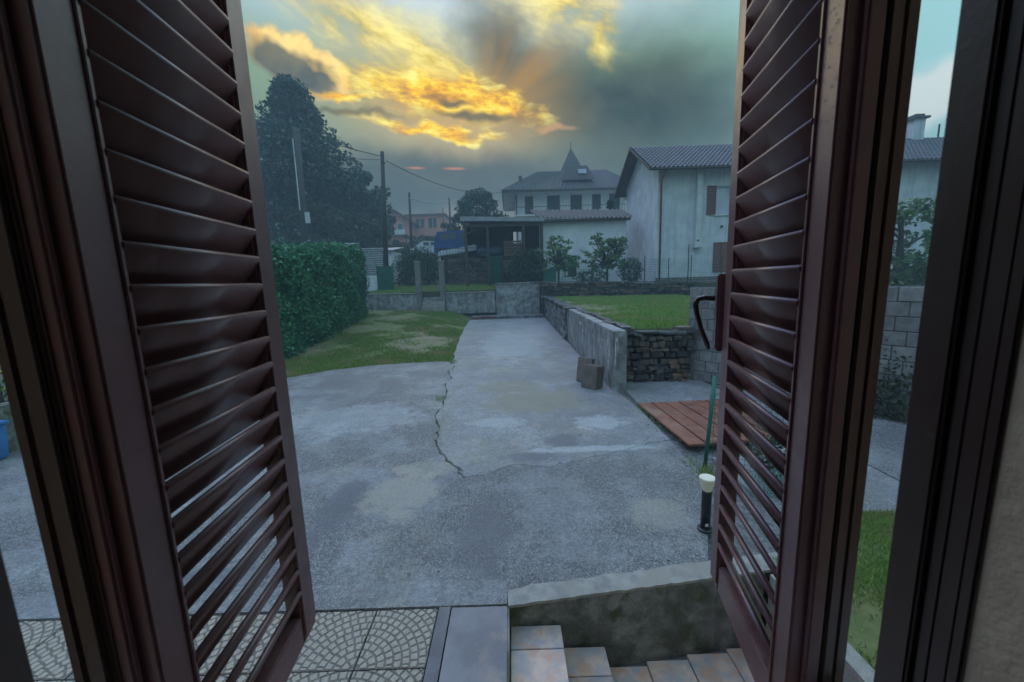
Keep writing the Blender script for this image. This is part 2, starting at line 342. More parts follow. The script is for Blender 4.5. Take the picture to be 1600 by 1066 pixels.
# ------------------------------------------------------------------ object helpers
def tag(o, label=None, cat=None, group=None, kind=None):
    if label: o['label'] = label
    if cat: o['category'] = cat
    if group: o['group'] = group
    if kind: o['kind'] = kind
    return o
def thing(name, label, cat, loc=(0, 0, 0), rotz=0., group=None):
    o = bpy.data.objects.new(name, None); COL.objects.link(o)
    o.empty_display_size = .2; o.location = loc; o.rotation_euler = (0, 0, rotz)
    return tag(o, label, cat, group)
class MB:
    def __init__(s): s.v = []; s.f = []
    def add(s, vs, fs):
        k = len(s.v); s.v += [tuple(p) for p in vs]; s.f += [tuple(i + k for i in f) for f in fs]; return s
    def box(s, x0, x1, y0, y1, z0, z1):
        return s.add([(x0, y0, z0), (x1, y0, z0), (x1, y1, z0), (x0, y1, z0), (x0, y0, z1), (x1, y0, z1), (x1, y1, z1), (x0, y1, z1)],
                     [(3, 2, 1, 0), (4, 5, 6, 7), (0, 1, 5, 4), (1, 2, 6, 5), (2, 3, 7, 6), (3, 0, 4, 7)])
    def prism(s, poly, z0, z1):
        n = len(poly)
        ar = sum(poly[i][0] * poly[(i + 1) % n][1] - poly[(i + 1) % n][0] * poly[i][1] for i in range(n))
        if ar < 0: poly = poly[::-1]
        f0 = (lambda p: z0(*p[:2])) if callable(z0) else (lambda p: z0)
        f1 = (lambda p: z1(*p[:2])) if callable(z1) else (lambda p: z1)
        return s.add([(p[0], p[1], f0(p)) for p in poly] + [(p[0], p[1], f1(p)) for p in poly],
                     [tuple(range(n))[::-1], tuple(range(n, 2 * n))] + [(i, (i + 1) % n, n + (i + 1) % n, n + i) for i in range(n)])
    def hexa(s, p): # 8 corners, bottom 4 ccw then top 4
        return s.add(p, [(3, 2, 1, 0), (4, 5, 6, 7), (0, 1, 5, 4), (1, 2, 6, 5), (2, 3, 7, 6), (3, 0, 4, 7)])
    def tube(s, pts, r, n=8, cap=True):
        pts = [Vector(p) for p in pts]; rs = r if isinstance(r, (list, tuple)) else [r] * len(pts); k = len(s.v)
        for i, p in enumerate(pts):
            a = pts[max(i - 1, 0)]; b = pts[min(i + 1, len(pts) - 1)]
            d = (b - a).normalized(); q = Vector((0, 0, 1)) if abs(d.z) < .9 else Vector((0, 1, 0))
            u = d.cross(q).normalized(); w = d.cross(u).normalized()
            for j in range(n):
                t = 2 * math.pi * j / n; s.v.append(tuple(p + (u * math.cos(t) + w * math.sin(t)) * rs[i]))
        for i in range(len(pts) - 1):
            for j in range(n):
                s.f.append((k + i * n + j, k + i * n + (j + 1) % n, k + (i + 1) * n + (j + 1) % n, k + (i + 1) * n + j))
        if cap:
            s.f.append(tuple(k + j for j in range(n))[::-1]); s.f.append(tuple(k + (len(pts) - 1) * n + j for j in range(n)))
        return s
    def build(s, name, m, parent=None, smooth=False, bevel=0.):
        me = bpy.data.meshes.new(name)
        off = Vector((0, 0, 0))
        if parent is not None and not parent.get('_local'): off = world_loc(parent)
        me.from_pydata([(a - off.x, b - off.y, c - off.z) for a, b, c in s.v], [], s.f)
        bm = bmesh.new(); bm.from_mesh(me); bmesh.ops.recalc_face_normals(bm, faces=bm.faces)
        if bevel: bmesh.ops.bevel(bm, geom=list(bm.edges), offset=bevel, segments=2, affect='EDGES', clamp_overlap=True)
        bm.to_mesh(me); bm.free()
        if smooth:
            for p in me.polygons: p.use_smooth = True
        me.materials.append(MATS[m] if isinstance(m, str) else m)
        return link(name, me, parent)
def world_loc(o):
    v = Vector(o.location)
    while o.parent: o = o.parent; v = v + Vector(o.location)
    return v
def link(name, me, parent=None, loc=None):
    o = bpy.data.objects.new(name, me); COL.objects.link(o)
    if parent is not None: o.parent = parent
    if parent is not None and parent.get('_local'): o['_local'] = 1
    if loc is not None: o.location = loc
    return o
def quads_mesh(name, V, m, parent=None):
    """V: (N,4,3) array -> one mesh of N quads"""
    V = np.asarray(V, dtype=np.float32); N = len(V)
    if parent is not None: V = V - np.array(world_loc(parent), dtype=np.float32)
    me = bpy.data.meshes.new(name)
    me.vertices.add(N * 4); me.vertices.foreach_set('co', V.reshape(-1))
    me.loops.add(N * 4); me.loops.foreach_set('vertex_index', np.arange(N * 4, dtype=np.int32))
    me.polygons.add(N); me.polygons.foreach_set('loop_start', np.arange(0, N * 4, 4, dtype=np.int32))
    me.polygons.foreach_set('loop_total', np.full(N, 4, dtype=np.int32))
    me.update(calc_edges=True); me.materials.append(MATS[m])
    return link(name, me, parent)
def leaves(C, size, aspect=2., up=.0, droop=0.):
    """leaf-shaped quads (diamonds) at centres C"""
    N = len(C); C = np.asarray(C)
    d = rng.normal(size=(N, 3)); d[:, 2] = d[:, 2] * (1 - up) - droop; d /= np.linalg.norm(d, axis=1)[:, None]
    e = np.cross(d, rng.normal(size=(N, 3))); e /= np.linalg.norm(e, axis=1)[:, None] + 1e-9
    L = (size * rng.uniform(.6, 1.3, N))[:, None]; W = L / aspect
    return np.stack([C - d * L * .5, C + e * W * .5 - d * L * .05, C + d * L * .5, C - e * W * .5 - d * L * .05], axis=1)
def blades(C, h, w):
    N = len(C); C = np.asarray(C); a = rng.uniform(0, 6.283, N)
    e = np.stack([np.cos(a), np.sin(a), np.zeros(N)], 1); hh = (h * rng.uniform(.5, 1.4, N))[:, None]
    lean = rng.normal(size=(N, 3)) * .35; lean[:, 2] = 1; ww = w * rng.uniform(.6, 1.4, N)[:, None]
    t = C + lean * hh
    return np.stack([C - e * ww, C + e * ww, t + e * ww * .15, t - e * ww * .15], axis=1)
def in_poly(P, poly):
    x, y = P[:, 0], P[:, 1]; r = np.zeros(len(P), bool); n = len(poly)
    for i in range(n):
        x0, y0 = poly[i]; x1, y1 = poly[(i + 1) % n]
        c = ((y0 > y) != (y1 > y)) & (x < (x1 - x0) * (y - y0) / (y1 - y0 + 1e-12) + x0); r ^= c
    return r
def scatter(poly, n):
    xs = [p[0] for p in poly]; ys = [p[1] for p in poly]
    P = np.stack([rng.uniform(min(xs), max(xs), n), rng.uniform(min(ys), max(ys), n)], 1)
    return P[in_poly(P, poly)]
def jag(p, q, n, amp, seed=0):
    r = random.Random(seed); out = []
    dx, dy = q[0] - p[0], q[1] - p[1]; L = math.hypot(dx, dy); nx, ny = -dy / L, dx / L
    for i in range(n):
        t = i / n; k = r.uniform(-amp, amp) if i else 0
        out.append((p[0] + dx * t + nx * k, p[1] + dy * t + ny * k))
    return out
def sheet(name, poly, z, m, parent=None, thick=None, kind='structure'):
    mb = MB(); zz = z if callable(z) else (lambda x, y: z)
    mb.prism(poly, (lambda x, y: zz(x, y) - (thick or .05)), zz)
    o = mb.build(name, m, parent)
    return tag(o, kind=kind) if parent is None else o
# a few shared rough stones
STONES = []
def make_stones():
    r = random.Random(3)
    for k in range(8):
        bm = bmesh.new(); bmesh.ops.create_cube(bm, size=1)
        for v in bm.verts: v.co += Vector((r.uniform(-.10, .10), r.uniform(-.08, .08), r.uniform(-.14, .14)))
        bmesh.ops.bevel(bm, geom=list(bm.edges), offset=.09, segments=1, affect='EDGES', clamp_overlap=True)
        for v in bm.verts: v.co += Vector((r.uniform(-.02, .02), r.uniform(-.02, .02), r.uniform(-.03, .03)))
        me = bpy.data.meshes.new('stone'); bm.to_mesh(me); bm.free(); STONES.append(me)
make_stones()
STONE_M = {}
def stone_mesh(k, m):
    if (k, m) not in STONE_M:
        me = STONES[k].copy(); me.materials.clear(); me.materials.append(MATS[m]); STONE_M[(k, m)] = me
    return STONE_M[(k, m)]
def lay_stones(parent, p0, ang, length, z0, z1, m, hs, ws, dep, seed, name='stone', proud=.03, tilt=.06):
    """courses of stones along a face that starts at p0 and runs at angle ang; z1 may be a function of distance"""
    r = random.Random(seed); off = world_loc(parent); z = z0; cx, sx = math.cos(ang), math.sin(ang)
    top = z1 if callable(z1) else (lambda d: z1)
    while z < max(top(0), top(length)) - .02:
        h = r.uniform(*hs); d = r.uniform(-.1, 0)
        while d < length:
            w = r.uniform(*ws); hh = h * r.uniform(.8, 1.08); mid = d + w / 2
            if z + hh * .5 < top(mid) and -.05 < mid < length + .02:
                o = link(name, stone_mesh(r.randrange(8), m), parent)
                pr = r.uniform(-proud, proud)
                o.location = (p0[0] + cx * mid + sx * pr - off.x, p0[1] + sx * mid - cx * pr - off.y, z + hh / 2 - off.z)
                o.scale = (w * .97, dep, hh * .95)
                o.rotation_euler = (r.uniform(-tilt, tilt), r.uniform(-tilt, tilt), ang + r.uniform(-tilt, tilt))
            d += w
        z += h * .97

# ================================================================== GROUND
G = -2.1
def terr(x, y):
    core = -7.6 < x < 9.6 and -6 < y < 23.2
    if core: return -3.1
    if y >= 23.2:
        s = min(1., max(0., (6. - x) / 4.))
        return -.5 + max(0, y - 25) * (.105 * s + .015 * (1 - s))
    return -1.7
def build_terrain():
    xs = sorted(set([-220, -150, -100, -70, -50, -40, -30, -22, -16, -12, -9, -7.65, -7.55, -4, 0, 2, 4, 6, 8, 9.55, 9.65, 14, 20, 30, 45, 70, 100, 150, 220]))
    ys = sorted(set([-60, -30, -15, -6.05, -5.95, 0, 6, 12, 18, 23.15, 23.25, 25, 27, 30, 35, 40, 50, 60, 80, 100, 130, 170, 220]))
    v = [(x, y, terr(x, y) + (random.uniform(-.1, .1) if y > 40 else 0)) for y in ys for x in xs]; n = len(xs)
    f = [(j * n + i, j * n + i + 1, (j + 1) * n + i + 1, (j + 1) * n + i) for j in range(len(ys) - 1) for i in range(n - 1)]
    mb = MB(); mb.v = v; mb.f = f; tag(mb.build('terrain', 'terrain'), kind='structure')
build_terrain()

# crack between the two concrete slabs, from the far lawn corner to the near yard
CR = [(-2.29, 21.7), (-2.18, 18.2), (-2.02, 15.2), (-1.86, 13.2), (-1.74, 11.6), (-1.62, 10.6)]
CR2 = [(-1.60, 10.3), (-1.45, 9.6), (-1.50, 9.0), (-1.34, 8.4), (-1.40, 7.9), (-1.27, 7.2), (-1.22, 6.6), (-1.26, 6.0), (-1.10, 5.5), (-1.06, 5.1), (-.98, 4.75), (-.84, 4.45), (-.66, 4.2), (-.58, 3.98)]
CR3 = [(-.62, 3.7), (-.70, 3.4), (-.60, 3.1), (-.50, 2.8), (-.46, 2.5)]
def densify(pts, amp, seed):
    out = []
    for i in range(len(pts) - 1): out += jag(pts[i], pts[i + 1], 4, amp, seed + i)
    return out + [pts[-1]]
c1 = densify(CR, .05, 10); c2 = densify(CR2, .026, 40); c3 = densify(CR3, .02, 80)
LEFT_EDGE = [(-7.3, 8.6), (-6.2, 8.75), (-5.24, 9.05), (-4.58, 9.72), (-3.8, 10.08), (-2.9, 10.30), (-2.1, 10.36), (-1.66, 10.30)]
le = densify(LEFT_EDGE, .035, 120)
right_edge = [(1.40, 2.60), (1.97, 3.76), (2.0, 4.74), (2.0, 5.99), (1.92, 6.95), (1.86, 7.2), (1.84, 21.7)]
FRONT = densify([(-.58, 3.98), (-.30, 4.06), (-.02, 4.25), (.35, 4.16), (.66, 4.28), (1.0, 4.40), (1.35, 4.55), (1.7, 4.72), (2.0, 4.78)], .03, 300)
yard_r = c1 + c2 + FRONT + [(2.0, 5.99), (1.92, 6.95), (1.86, 7.2), (1.84, 21.7)]
sheet('concrete_drive', yard_r, lambda x, y: G + .010 * min(1, max(0, (y - 4.5) / 1.5)), 'concrete_drive', thick=.12)
yard_l = le + [(p[0] - (.020 + .016 * math.sin(i * 1.7)), p[1]) for i, p in enumerate(c2[:-1])] + [(-.60, 3.96)] + [(p[0], p[1] + .12) for p in FRONT[1:]] + [(1.97, 3.76), (1.40, 2.60), (1.33, 2.50), (-.08, 2.32), (-.47, 2.32), (-7.3, 2.36)]
sheet('concrete_yard', yard_l, G - .004, 'concrete_old', thick=.12)
sheet('yard_subsoil', [(-7.5, 2.2), (-.09, 2.2), (-.09, 2.36), (1.62, 2.6), (9.5, 2.6), (9.5, 7.6), (2.2, 7.6), (2.2, 23.2), (-7.5, 23.2)], G - .05, 'gravel', thick=.1)
lip = MB(); r_ = random.Random(77)
for k_ in range(len(c2) - 1):
    (xa, ya), (xb, yb) = c2[k_], c2[k_ + 1]
    w0 = r_.uniform(.004, .022)
    lip.add([(xa + .004, ya, G + .013), (xa + w0, ya, G + .0135), (xb + r_.uniform(.004, .022), yb, G + .0135), (xb + .004, yb, G + .013), (xa - .004, ya, G - .03), (xb - .004, yb, G - .03)], [(0, 1, 2, 3), (4, 0, 3, 5)])
tag(lip.build('seam_edge', 'kerb_concrete'), kind='structure')
# loose chips of broken concrete in the crack
def crack_chips():
    mb = MB(); r = random.Random(5)
    for i in range(260):
        p = CR2[r.randrange(0, len(CR2) - 1)]; q = CR2[min(CR2.index(p) + 1, len(CR2) - 1)]; t = r.random()
        x = p[0] + (q[0] - p[0]) * t + r.uniform(-.10, .05); y = p[1] + (q[1] - p[1]) * t; s = r.uniform(.008, .03)
        z = G - .02 + s * .2
        mb.add([(x - s, y - s * .6, z - s), (x + s * .8, y - s, z - s), (x + s * .3, y + s, z - s), (x, y, z + s)], [(0, 1, 3), (1, 2, 3), (2, 0, 3), (2, 1, 0)])
    tag(mb.build('rubble', 'kerb_concrete'), 'loose chips of broken concrete along the driveway crack', 'rubble', kind='stuff')
    C = []
    for (x, y, n) in ((-1.47, 9.2, 25), (-1.58, 10.2, 90), (-1.30, 6.9, 45), (-1.15, 5.6, 10), (2.1, 5.95, 150), (2.16, 5.6, 110), (2.15, 5.2, 60), (2.05, 3.9, 160), (2.0, 3.75, 90)):
        for k in range(n): C.append((x + r.gauss(0, .07), y + r.gauss(0, .13), G - .01))
    tag(quads_mesh('weeds', blades(np.array(C), .07, .006), 'grass_bright'), 'small green weeds sprouting along cracks and edges of the concrete', 'weeds', kind='stuff')
crack_chips()
LP = []
for _ in range(260):
    a_ = rng.random()
    if a_ < .35: LP.append((1.95 - abs(rng.normal(0, .12)), rng.uniform(3.8, 7), G + .006))
    elif a_ < .6: LP.append((1.80 - abs(rng.normal(0, .10)), rng.uniform(7.6, 20), G + .006))
    elif a_ < .8: LP.append((rng.uniform(-5, 1.3), 2.52 + abs(rng.normal(0, .10)), G + .006))
    else: LP.append((rng.uniform(-5, 1.8), rng.uniform(2.7, 10), G + .006))
LV = leaves(np.array(LP), .035, 1.7); LV[:, :, 2] = G + .004 + (LV[:, :, 2] - np.array(LP)[:, None, 2]) * .25 + .004
tag(quads_mesh('leaf_litter', LV, 'litter_leaf'), 'scattered fallen leaves and grit along the edges of the concrete', 'leaf litter', kind='stuff')
# lighter finishing band in front of the patio
band = [(-7.3, 2.27), (-.085, 2.27)] + [(-.085, 2.47)] + jag((-.49, 2.49), (-2.4, 2.44), 14, .02, 200) + [(-7.3, 2.5)]
sheet('concrete_band', band, G + .004, 'concrete_pale', thick=.1)
# kerb along the stairwell
kb = jag((-.08, 2.25), (1.31, 2.43), 26, .006, 230) + [(1.31, 2.43), (2.3, 2.56), (2.34, 2.72)] + jag((1.39, 2.60), (-.05, 2.40), 22, .018, 220) + [(-.08, 2.38)]
sheet('stairwell_kerb', kb, G + .006, 'kerb_concrete', thick=.02)

# ------------------------------------------------------------------ tiled patio: fan pattern tiles
def clip(poly, x0, x1, y0, y1):
    for ax, lim, sg in ((0, x0, 1), (0, x1, -1), (1, y0, 1), (1, y1, -1)):
        out = []
        for i in range(len(poly)):
            a, b = poly[i], poly[(i + 1) % len(poly)]; da, db = sg * (a[ax] - lim), sg * (b[ax] - lim)
            if da >= 0: out.append(a)
            if da * db < 0:
                t = da / (da - db); out.append((a[0] + (b[0] - a[0]) * t, a[1] + (b[1] - a[1]) * t))
        poly = out
        if len(poly) < 3: return []
    return poly
TS = .40
def tile_mesh(fl):
    mb = MB(); r = random.Random(9); e = .004
    base = MB().box(e, TS - e, e, TS - e, -.03, -.006)
    k = 0; rr = .03; step = .046
    while rr < .56:
        r0, r1 = rr + .004, rr + step - .004
        n = max(2, round(1.5708 * (rr + step / 2) / .046)); o = (k % 2) * .5
        for i in range(-1, n + 1):
            a0 = (i + o) / n * 1.5708 + .004 / (rr + .02); a1 = (i + o + 1) / n * 1.5708 - .004 / (rr + .02)
            pts = [(r0 * math.cos(a0), r0 * math.sin(a0)), (r1 * math.cos(a0), r1 * math.sin(a0)), (r1 * math.cos((a0 + a1) / 2), r1 * math.sin((a0 + a1) / 2)), (r1 * math.cos(a1), r1 * math.sin(a1)), (r0 * math.cos(a1), r0 * math.sin(a1))]
            pts = clip(pts, e + .003, TS - e - .003, e + .003, TS - e - .003)
            if len(pts) < 3: continue
            cx = sum(p[0] for p in pts) / len(pts); cy = sum(p[1] for p in pts) / len(pts)
            top = [(cx + (p[0] - cx) * .86, cy + (p[1] - cy) * .86) for p in pts]; h = r.uniform(-.0015, .0015)
            if fl: pts = [(TS - p[0], p[1]) for p in pts]; top = [(TS - p[0], p[1]) for p in top]
            m = len(pts); mb.add([(p[0], p[1], -.007) for p in pts] + [(p[0], p[1], h) for p in top],
                                 [tuple(range(m, 2 * m))] + [(j, (j + 1) % m, m + (j + 1) % m, m + j) for j in range(m)])
        rr += step; k += 1
    nb = len(base.v); base.add(mb.v, mb.f)
    me = bpy.data.meshes.new('patio_tile'); me.from_pydata(base.v, [], base.f)
    bm = bmesh.new(); bm.from_mesh(me); bmesh.ops.recalc_face_normals(bm, faces=bm.faces); bm.to_mesh(me); bm.free()
    me.materials.append(MATS['tile_joint']); me.materials.append(MATS['tile_block'])
    for i, p in enumerate(me.polygons): p.material_index = 0 if i < 6 else 1
    return me
TM = [tile_mesh(0), tile_mesh(1)]
patio = sheet('tiled_patio', [(-7.3, .62), (-.53, .76), (-.53, 2.265), (-7.3, 2.265)], G - .024, 'tile_joint', thick=.1)
PT = math.radians(-3)
for i in range(9):
    for j in range(3):
        o = link('patio_tile', TM[i % 2], patio)
        lx = -.535 - TS - i * TS; ly = 2.26 - TS - j * TS
        o.location = (lx + TS / 2 - TS / 2, ly, G + random.uniform(-.001, .001))
sheet('patio_edging', [(-.53, .7), (-.455, .7), (-.455, 2.262), (-.53, 2.262)], G + .004, 'slate', thick=.1)
sheet('stone_landing', [(-.448, .7), (-.085, .7), (-.085, 2.262), (-.448, 2.262)], G - .004, 'stone_slab', thick=.1)

# ------------------------------------------------------------------ stairwell
sw = thing('stairwell_wall', 'dark damp moss-stained concrete wall under the kerb beside the tiled steps', 'retaining wall', (0, 2.4, -2.8))
MB().hexa([(-.075, 2.262, -2.95), (1.75, 2.49, -2.95), (1.75, 2.66, -2.95), (-.075, 2.38, -2.95), (-.075, 2.262, -2.116), (1.75, 2.49, -2.116), (1.75, 2.66, -2.116), (-.075, 2.38, -2.116)]).build('wall_face', 'stairwell_concrete', sw)
MB().box(-.083, -.072, .8, 2.26, -2.95, -2.106).build('corner_joint', 'stairwell_concrete', sw)
st = thing('stairwell_steps', 'pinkish grey quartzite tiled steps going down beside the grey landing slab', 'steps', (.3, 1.8, -2.8))
def step(x0, x1, z, cuts, back):
    MB().box(x0 + .012, x1 - .012, .6, back - .02, -2.95, z - .022).build('step_core', 'mortar', st)
    y1 = back
    for k, d in enumerate(cuts):
        MB().box(x0 + random.uniform(0, .004), x1, y1 - d + .005, y1, z - .02, z + random.uniform(-.001, .001)).build('tread_tile', 'quartzite', st, bevel=.003)
        y1 -= d
step(-.068, .262, -2.262, (.17, .34, .34, .34), 2.266)
step(.266, .562, -2.472, (.20, .34, .34, .34), 2.298)
r_ = random.Random(4)
for i in range(4):
    for j in range(4):
        x0 = .57 + i * .30; y1 = 2.33 + i * .037 - j * .34 - (.11 * (i % 2) if j else 0)
        MB().box(x0 + .004, x0 + .296, y1 - (.336 if j or not i % 2 else .45), y1, -2.70, -2.672 + r_.uniform(-.002, .002)).build('landing_tile', 'quartzite', st, bevel=.003)
sheet('stairwell_floor', [(-.08, .6), (1.8, .6), (1.8, 2.5), (-.08, 2.3)], -2.705, 'mortar', thick=.1)
sheet('house_footing', [(1.76, .8), (1.86, .8), (1.86, 2.45), (1.76, 2.45)], G + .006, 'kerb_concrete', thick=.8)

# ------------------------------------------------------------------ right-hand yard: slab, soil, grass patch
sheet('side_slab', [(2.06, 5.75), (3.85, 5.75), (3.75, 7.62), (2.10, 7.62)], G + .012, 'concrete_pale', thick=.1)
sheet('side_yard', [(3.86, 3.18), (9.3, 3.18), (9.3, 7.9), (3.86, 7.9)], G - .008, 'concrete_old', thick=.1)
sheet('side_path', [(2.3, 3.18), (3.855, 3.18), (3.855, 5.74), (2.9, 5.74), (2.9, 4.3), (2.3, 4.3)], G - .02, 'concrete_pale', thick=.1)
GP = [(1.87, 1.0), (9.3, 1.0), (9.3, 3.17), (2.36, 3.17), (2.30, 2.74), (1.87, 2.6)]
sheet('side_grass_ground', GP, G - .012, 'lawn_soil', thick=.1)
P = scatter([(1.87, 1.3), (4.0, 1.3), (4.0, 3.15), (2.36, 3.15), (2.30, 2.74), (1.87, 2.6)], 42000)
P = P[np.sin(P[:, 0] * 5) + np.cos(P[:, 1] * 6 + P[:, 0] * 2) + rng.normal(0, .6, len(P)) > -.4]
tag(quads_mesh('grass', blades(np.c_[P, np.full(len(P), G - .012)], .035, .004), 'grass_bright'), 'short patchy green grass beside the window', 'grass', kind='stuff')

# ------------------------------------------------------------------ lawns
def zlawn(x, y):
    t = min(1.2, max(0., (y - 10.5) / 12.5)); return G - .01 + t * (.42 + max(0, -2.4 - x) * .045) * min(1, max(0, (-2.25 - x) / 1.3))
def lawn_sheet(name, poly, zf, m):
    xs = [p[0] for p in poly]; ys = [p[1] for p in poly]
    mb = MB(); nx, ny = 26, 34
    V = {}; st_ = .5
    x0, y0 = min(xs), min(ys)
    nx = int((max(xs) - x0) / st_) + 2; ny = int((max(ys) - y0) / st_) + 2
    for j in range(ny):
        for i in range(nx):
            x, y = x0 + i * st_, y0 + j * st_
            c = np.array([[x + st_ / 2, y + st_ / 2]])
            if in_poly(c, poly)[0]:
                q = [(x, y), (x + st_, y), (x + st_, y + st_), (x, y + st_)]; ids = []
                for p in q:
                    k = (round(p[0], 3), round(p[1], 3))
                    if k not in V: V[k] = len(mb.v); mb.v.append((p[0], p[1], zf(*p)))
                    ids.append(V[k])
                mb.f.append(tuple(ids))
    return tag(mb.build(name, m, smooth=True), kind='structure')
LAWN = [(-9.4, 8.2), (-1.0, 8.2), (-1.0, 23.0), (-9.4, 23.0)]
lawn_sheet('lawn_ground', LAWN, lambda x, y: zlawn(x, y) - .02, 'lawn_soil')
LG = [(-7.3, 8.9), (-5.24, 9.1), (-4.58, 9.75), (-3.4, 10.2), (-1.74, 10.36), (-1.62, 10.7), (-1.76, 11.6), (-2.04, 15.2), (-2.3, 21.7), (-2.3, 22.9), (-9.0, 22.9)]
P = scatter(LG, 190000)
def fbm(P, s):
    v = 0
    for k, (a, b, c) in enumerate(((1.3, .7, .2), (-.8, 1.7, 1.1), (2.3, -1.9, 2.2), (3.9, 3.1, .7), (-5.2, 4.4, 1.9))):
        v = v + np.sin(P[:, 0] * a * s + P[:, 1] * b * s + c + 1.3 * np.sin(P[:, 1] * s * a * .7)) / (1 + k * .35)
    return v
edge = np.clip((P[:, 0] + 2.9) / 1.2, -1, 1) + np.clip((11.6 - P[:, 1]) / 1.0, -1.2, 1.4)
P = P[fbm(P, .9) + edge * .7 + rng.normal(0, .7, len(P)) > -1.15]
Z = np.array([zlawn(a, b) for a, b in P]) - .02
tag(quads_mesh('grass', blades(np.c_[P, Z], .05, .008), 'grass_blade'), 'mossy worn grass of the lawn beside the hedge', 'grass', kind='stuff')
RL = [(2.16, 7.75), (3.35, 7.75), (9.5, 7.9), (9.5, 22.45), (2.16, 22.45)]
zr = lambda x, y: -1.02 - .015 * (x - 2)
sheet('raised_lawn_ground', RL, zr, 'lawn_soil', thick=.3)
P = scatter(RL, 150000); P = P[(fbm(P, .8) + rng.normal(0, .8, len(P)) > -.75) & (P[:, 0] > 2.2 + .7 * np.abs(np.sin(P[:, 1])) * (P[:, 1] > 13))]
tag(quads_mesh('grass', blades(np.c_[P, zr(P[:, 0], P[:, 1])], .07, .009), 'grass_bright'), 'bright green grass on the raised lawn behind the wall', 'grass', kind='stuff')
sheet('back_lawn_ground', [(-8.6, 23.42), (-.86, 23.42), (-.86, 27.2), (-8.6, 27.2)], lambda x, y: -.58 + (y - 23.4) * .10, 'lawn_soil', thick=.6)
P = scatter([(-8.6, 23.44), (-.9, 23.44), (-.9, 27.2), (-8.6, 27.2)], 26000)
tag(quads_mesh('grass', blades(np.c_[P, -.58 + (P[:, 1] - 23.4) * .10], .10, .014), 'grass_bright'), 'narrow strip of grass above the low wall with gate posts', 'grass', kind='stuff')
# edging at the drive end
es = thing('drive_end_step', 'low step of stones and red bricks across the end of the driveway', 'step', (-.3, 21.85, G))
MB().box(-2.28, 1.82, 21.74, 22.9, G - .06, G + .10).build('bed', 'mortar', es)
r_ = random.Random(8); x = -2.26
while x < 1.6:
    w = r_.uniform(.22, .34); red = x < -.95
    MB().box(x + .006, x + w - .006, 21.66 + r_.uniform(-.02, .02), 21.95, G - .02, G + .16 + r_.uniform(-.015, .015)).build('brick', 'brick_red' if red else 'stone_grey', es, bevel=.01); x += w
sheet('drive_end_bed', [(-2.28, 21.96), (1.82, 21.96), (1.82, 22.98), (-2.28, 22.98)], G + .125, 'concrete_old', thick=.02)

# ================================================================== GARDEN WALLS
rw = thing('retaining_wall', 'grey rendered garden wall along the driveway, rubble stone at its far end', 'garden wall', (1.97, 7.1, G))
def rx(y): return 1.84 + .012 * (y - 7)
MB().prism([(rx(7.02), 7.02), (2.10, 7.02), (2.14, 13.4), (rx(13.4), 13.4)], G - .15, lambda x, y: -.97 - .004 * (y - 7)).build('rendered_wall', 'render_concrete', rw, bevel=.012)
MB().prism([(rx(13.4) + .10, 13.4), (2.14, 13.4), (2.2, 22.5), (rx(22.5) + .10, 22.5)], G - .15, -1.02).build('rubble_core', 'mortar', rw)
ang = math.atan2(-9.1, -.0001)
lay_stones(rw, (rx(18) + .10, 22.5), math.atan2(-9.1, -.109), 9.1, G - .02, lambda d: -1.0, 'stone_grey', (.13, .24), (.2, .48), .26, 21, proud=.04)
y = 13.0; r_ = random.Random(12)
while y < 22.4:
    l = r_.uniform(.35, .7)
    o = link('capstone', stone_mesh(r_.randrange(8), 'slate'), rw); off = world_loc(rw)
    o.location = (2.03 + r_.uniform(-.03, .03) - off.x, y + l / 2 - off.y, -.955 + r_.uniform(-.01, .02) - off.z); o.scale = (.42, l, .07); o.rotation_euler = (r_.uniform(-.04, .04), r_.uniform(-.05, .05), r_.uniform(-.1, .1)); y += l * .95
y = 7.5
for k in range(9):
    o = link('capstone', stone_mesh(r_.randrange(8), 'slate'), rw)
    o.location = (2.20 + r_.uniform(-.03, .05) - off.x, y + .3 - off.y, -.985 - off.z); o.scale = (.2, .62, .09); o.rotation_euler = (0, r_.uniform(-.1, .1), r_.uniform(-.15, .15)); y += .64
# splashes of white paint on the wall end
def splash(name, pts_yz, x=None, yplane=None):
    mb = MB()
    for (a, z, ra, rz_, seed) in pts_yz:
        r = random.Random(seed); n = 11; k = len(mb.v); ring = []
        for i in range(n):
            t = 2 * math.pi * i / n; q = r.uniform(.55, 1.2); p = (a + math.cos(t) * ra * q, z + math.sin(t) * rz_ * q)
            ring.append((rx(p[0]) - .003, p[0], p[1]) if yplane is None else (p[0], yplane, p[1]))
        mb.add(ring, [tuple(range(n))])
    mb.build(name, 'paint_white', rw)
splash('paint_splash', [(7.30, -1.42, .055, .13, 1), (7.36, -1.62, .04, .11, 2), (7.42, -1.22, .03, .07, 3), (7.9, -1.25, .05, .035, 4), (8.2, -1.32, .03, .04, 5), (8.05, -1.42, .035, .03, 6), (7.55, -1.55, .03, .05, 7), (10.6, -1.2, .2, .05, 8), (10.2, -1.35, .1, .06, 9)])
splash('paint_drip', [(1.885, -1.35, .014, .26, 11), (1.90, -1.12, .028, .05, 12), (1.868, -1.60, .007, .16, 13), (1.925, -1.25, .008, .10, 14)], yplane=7.005)

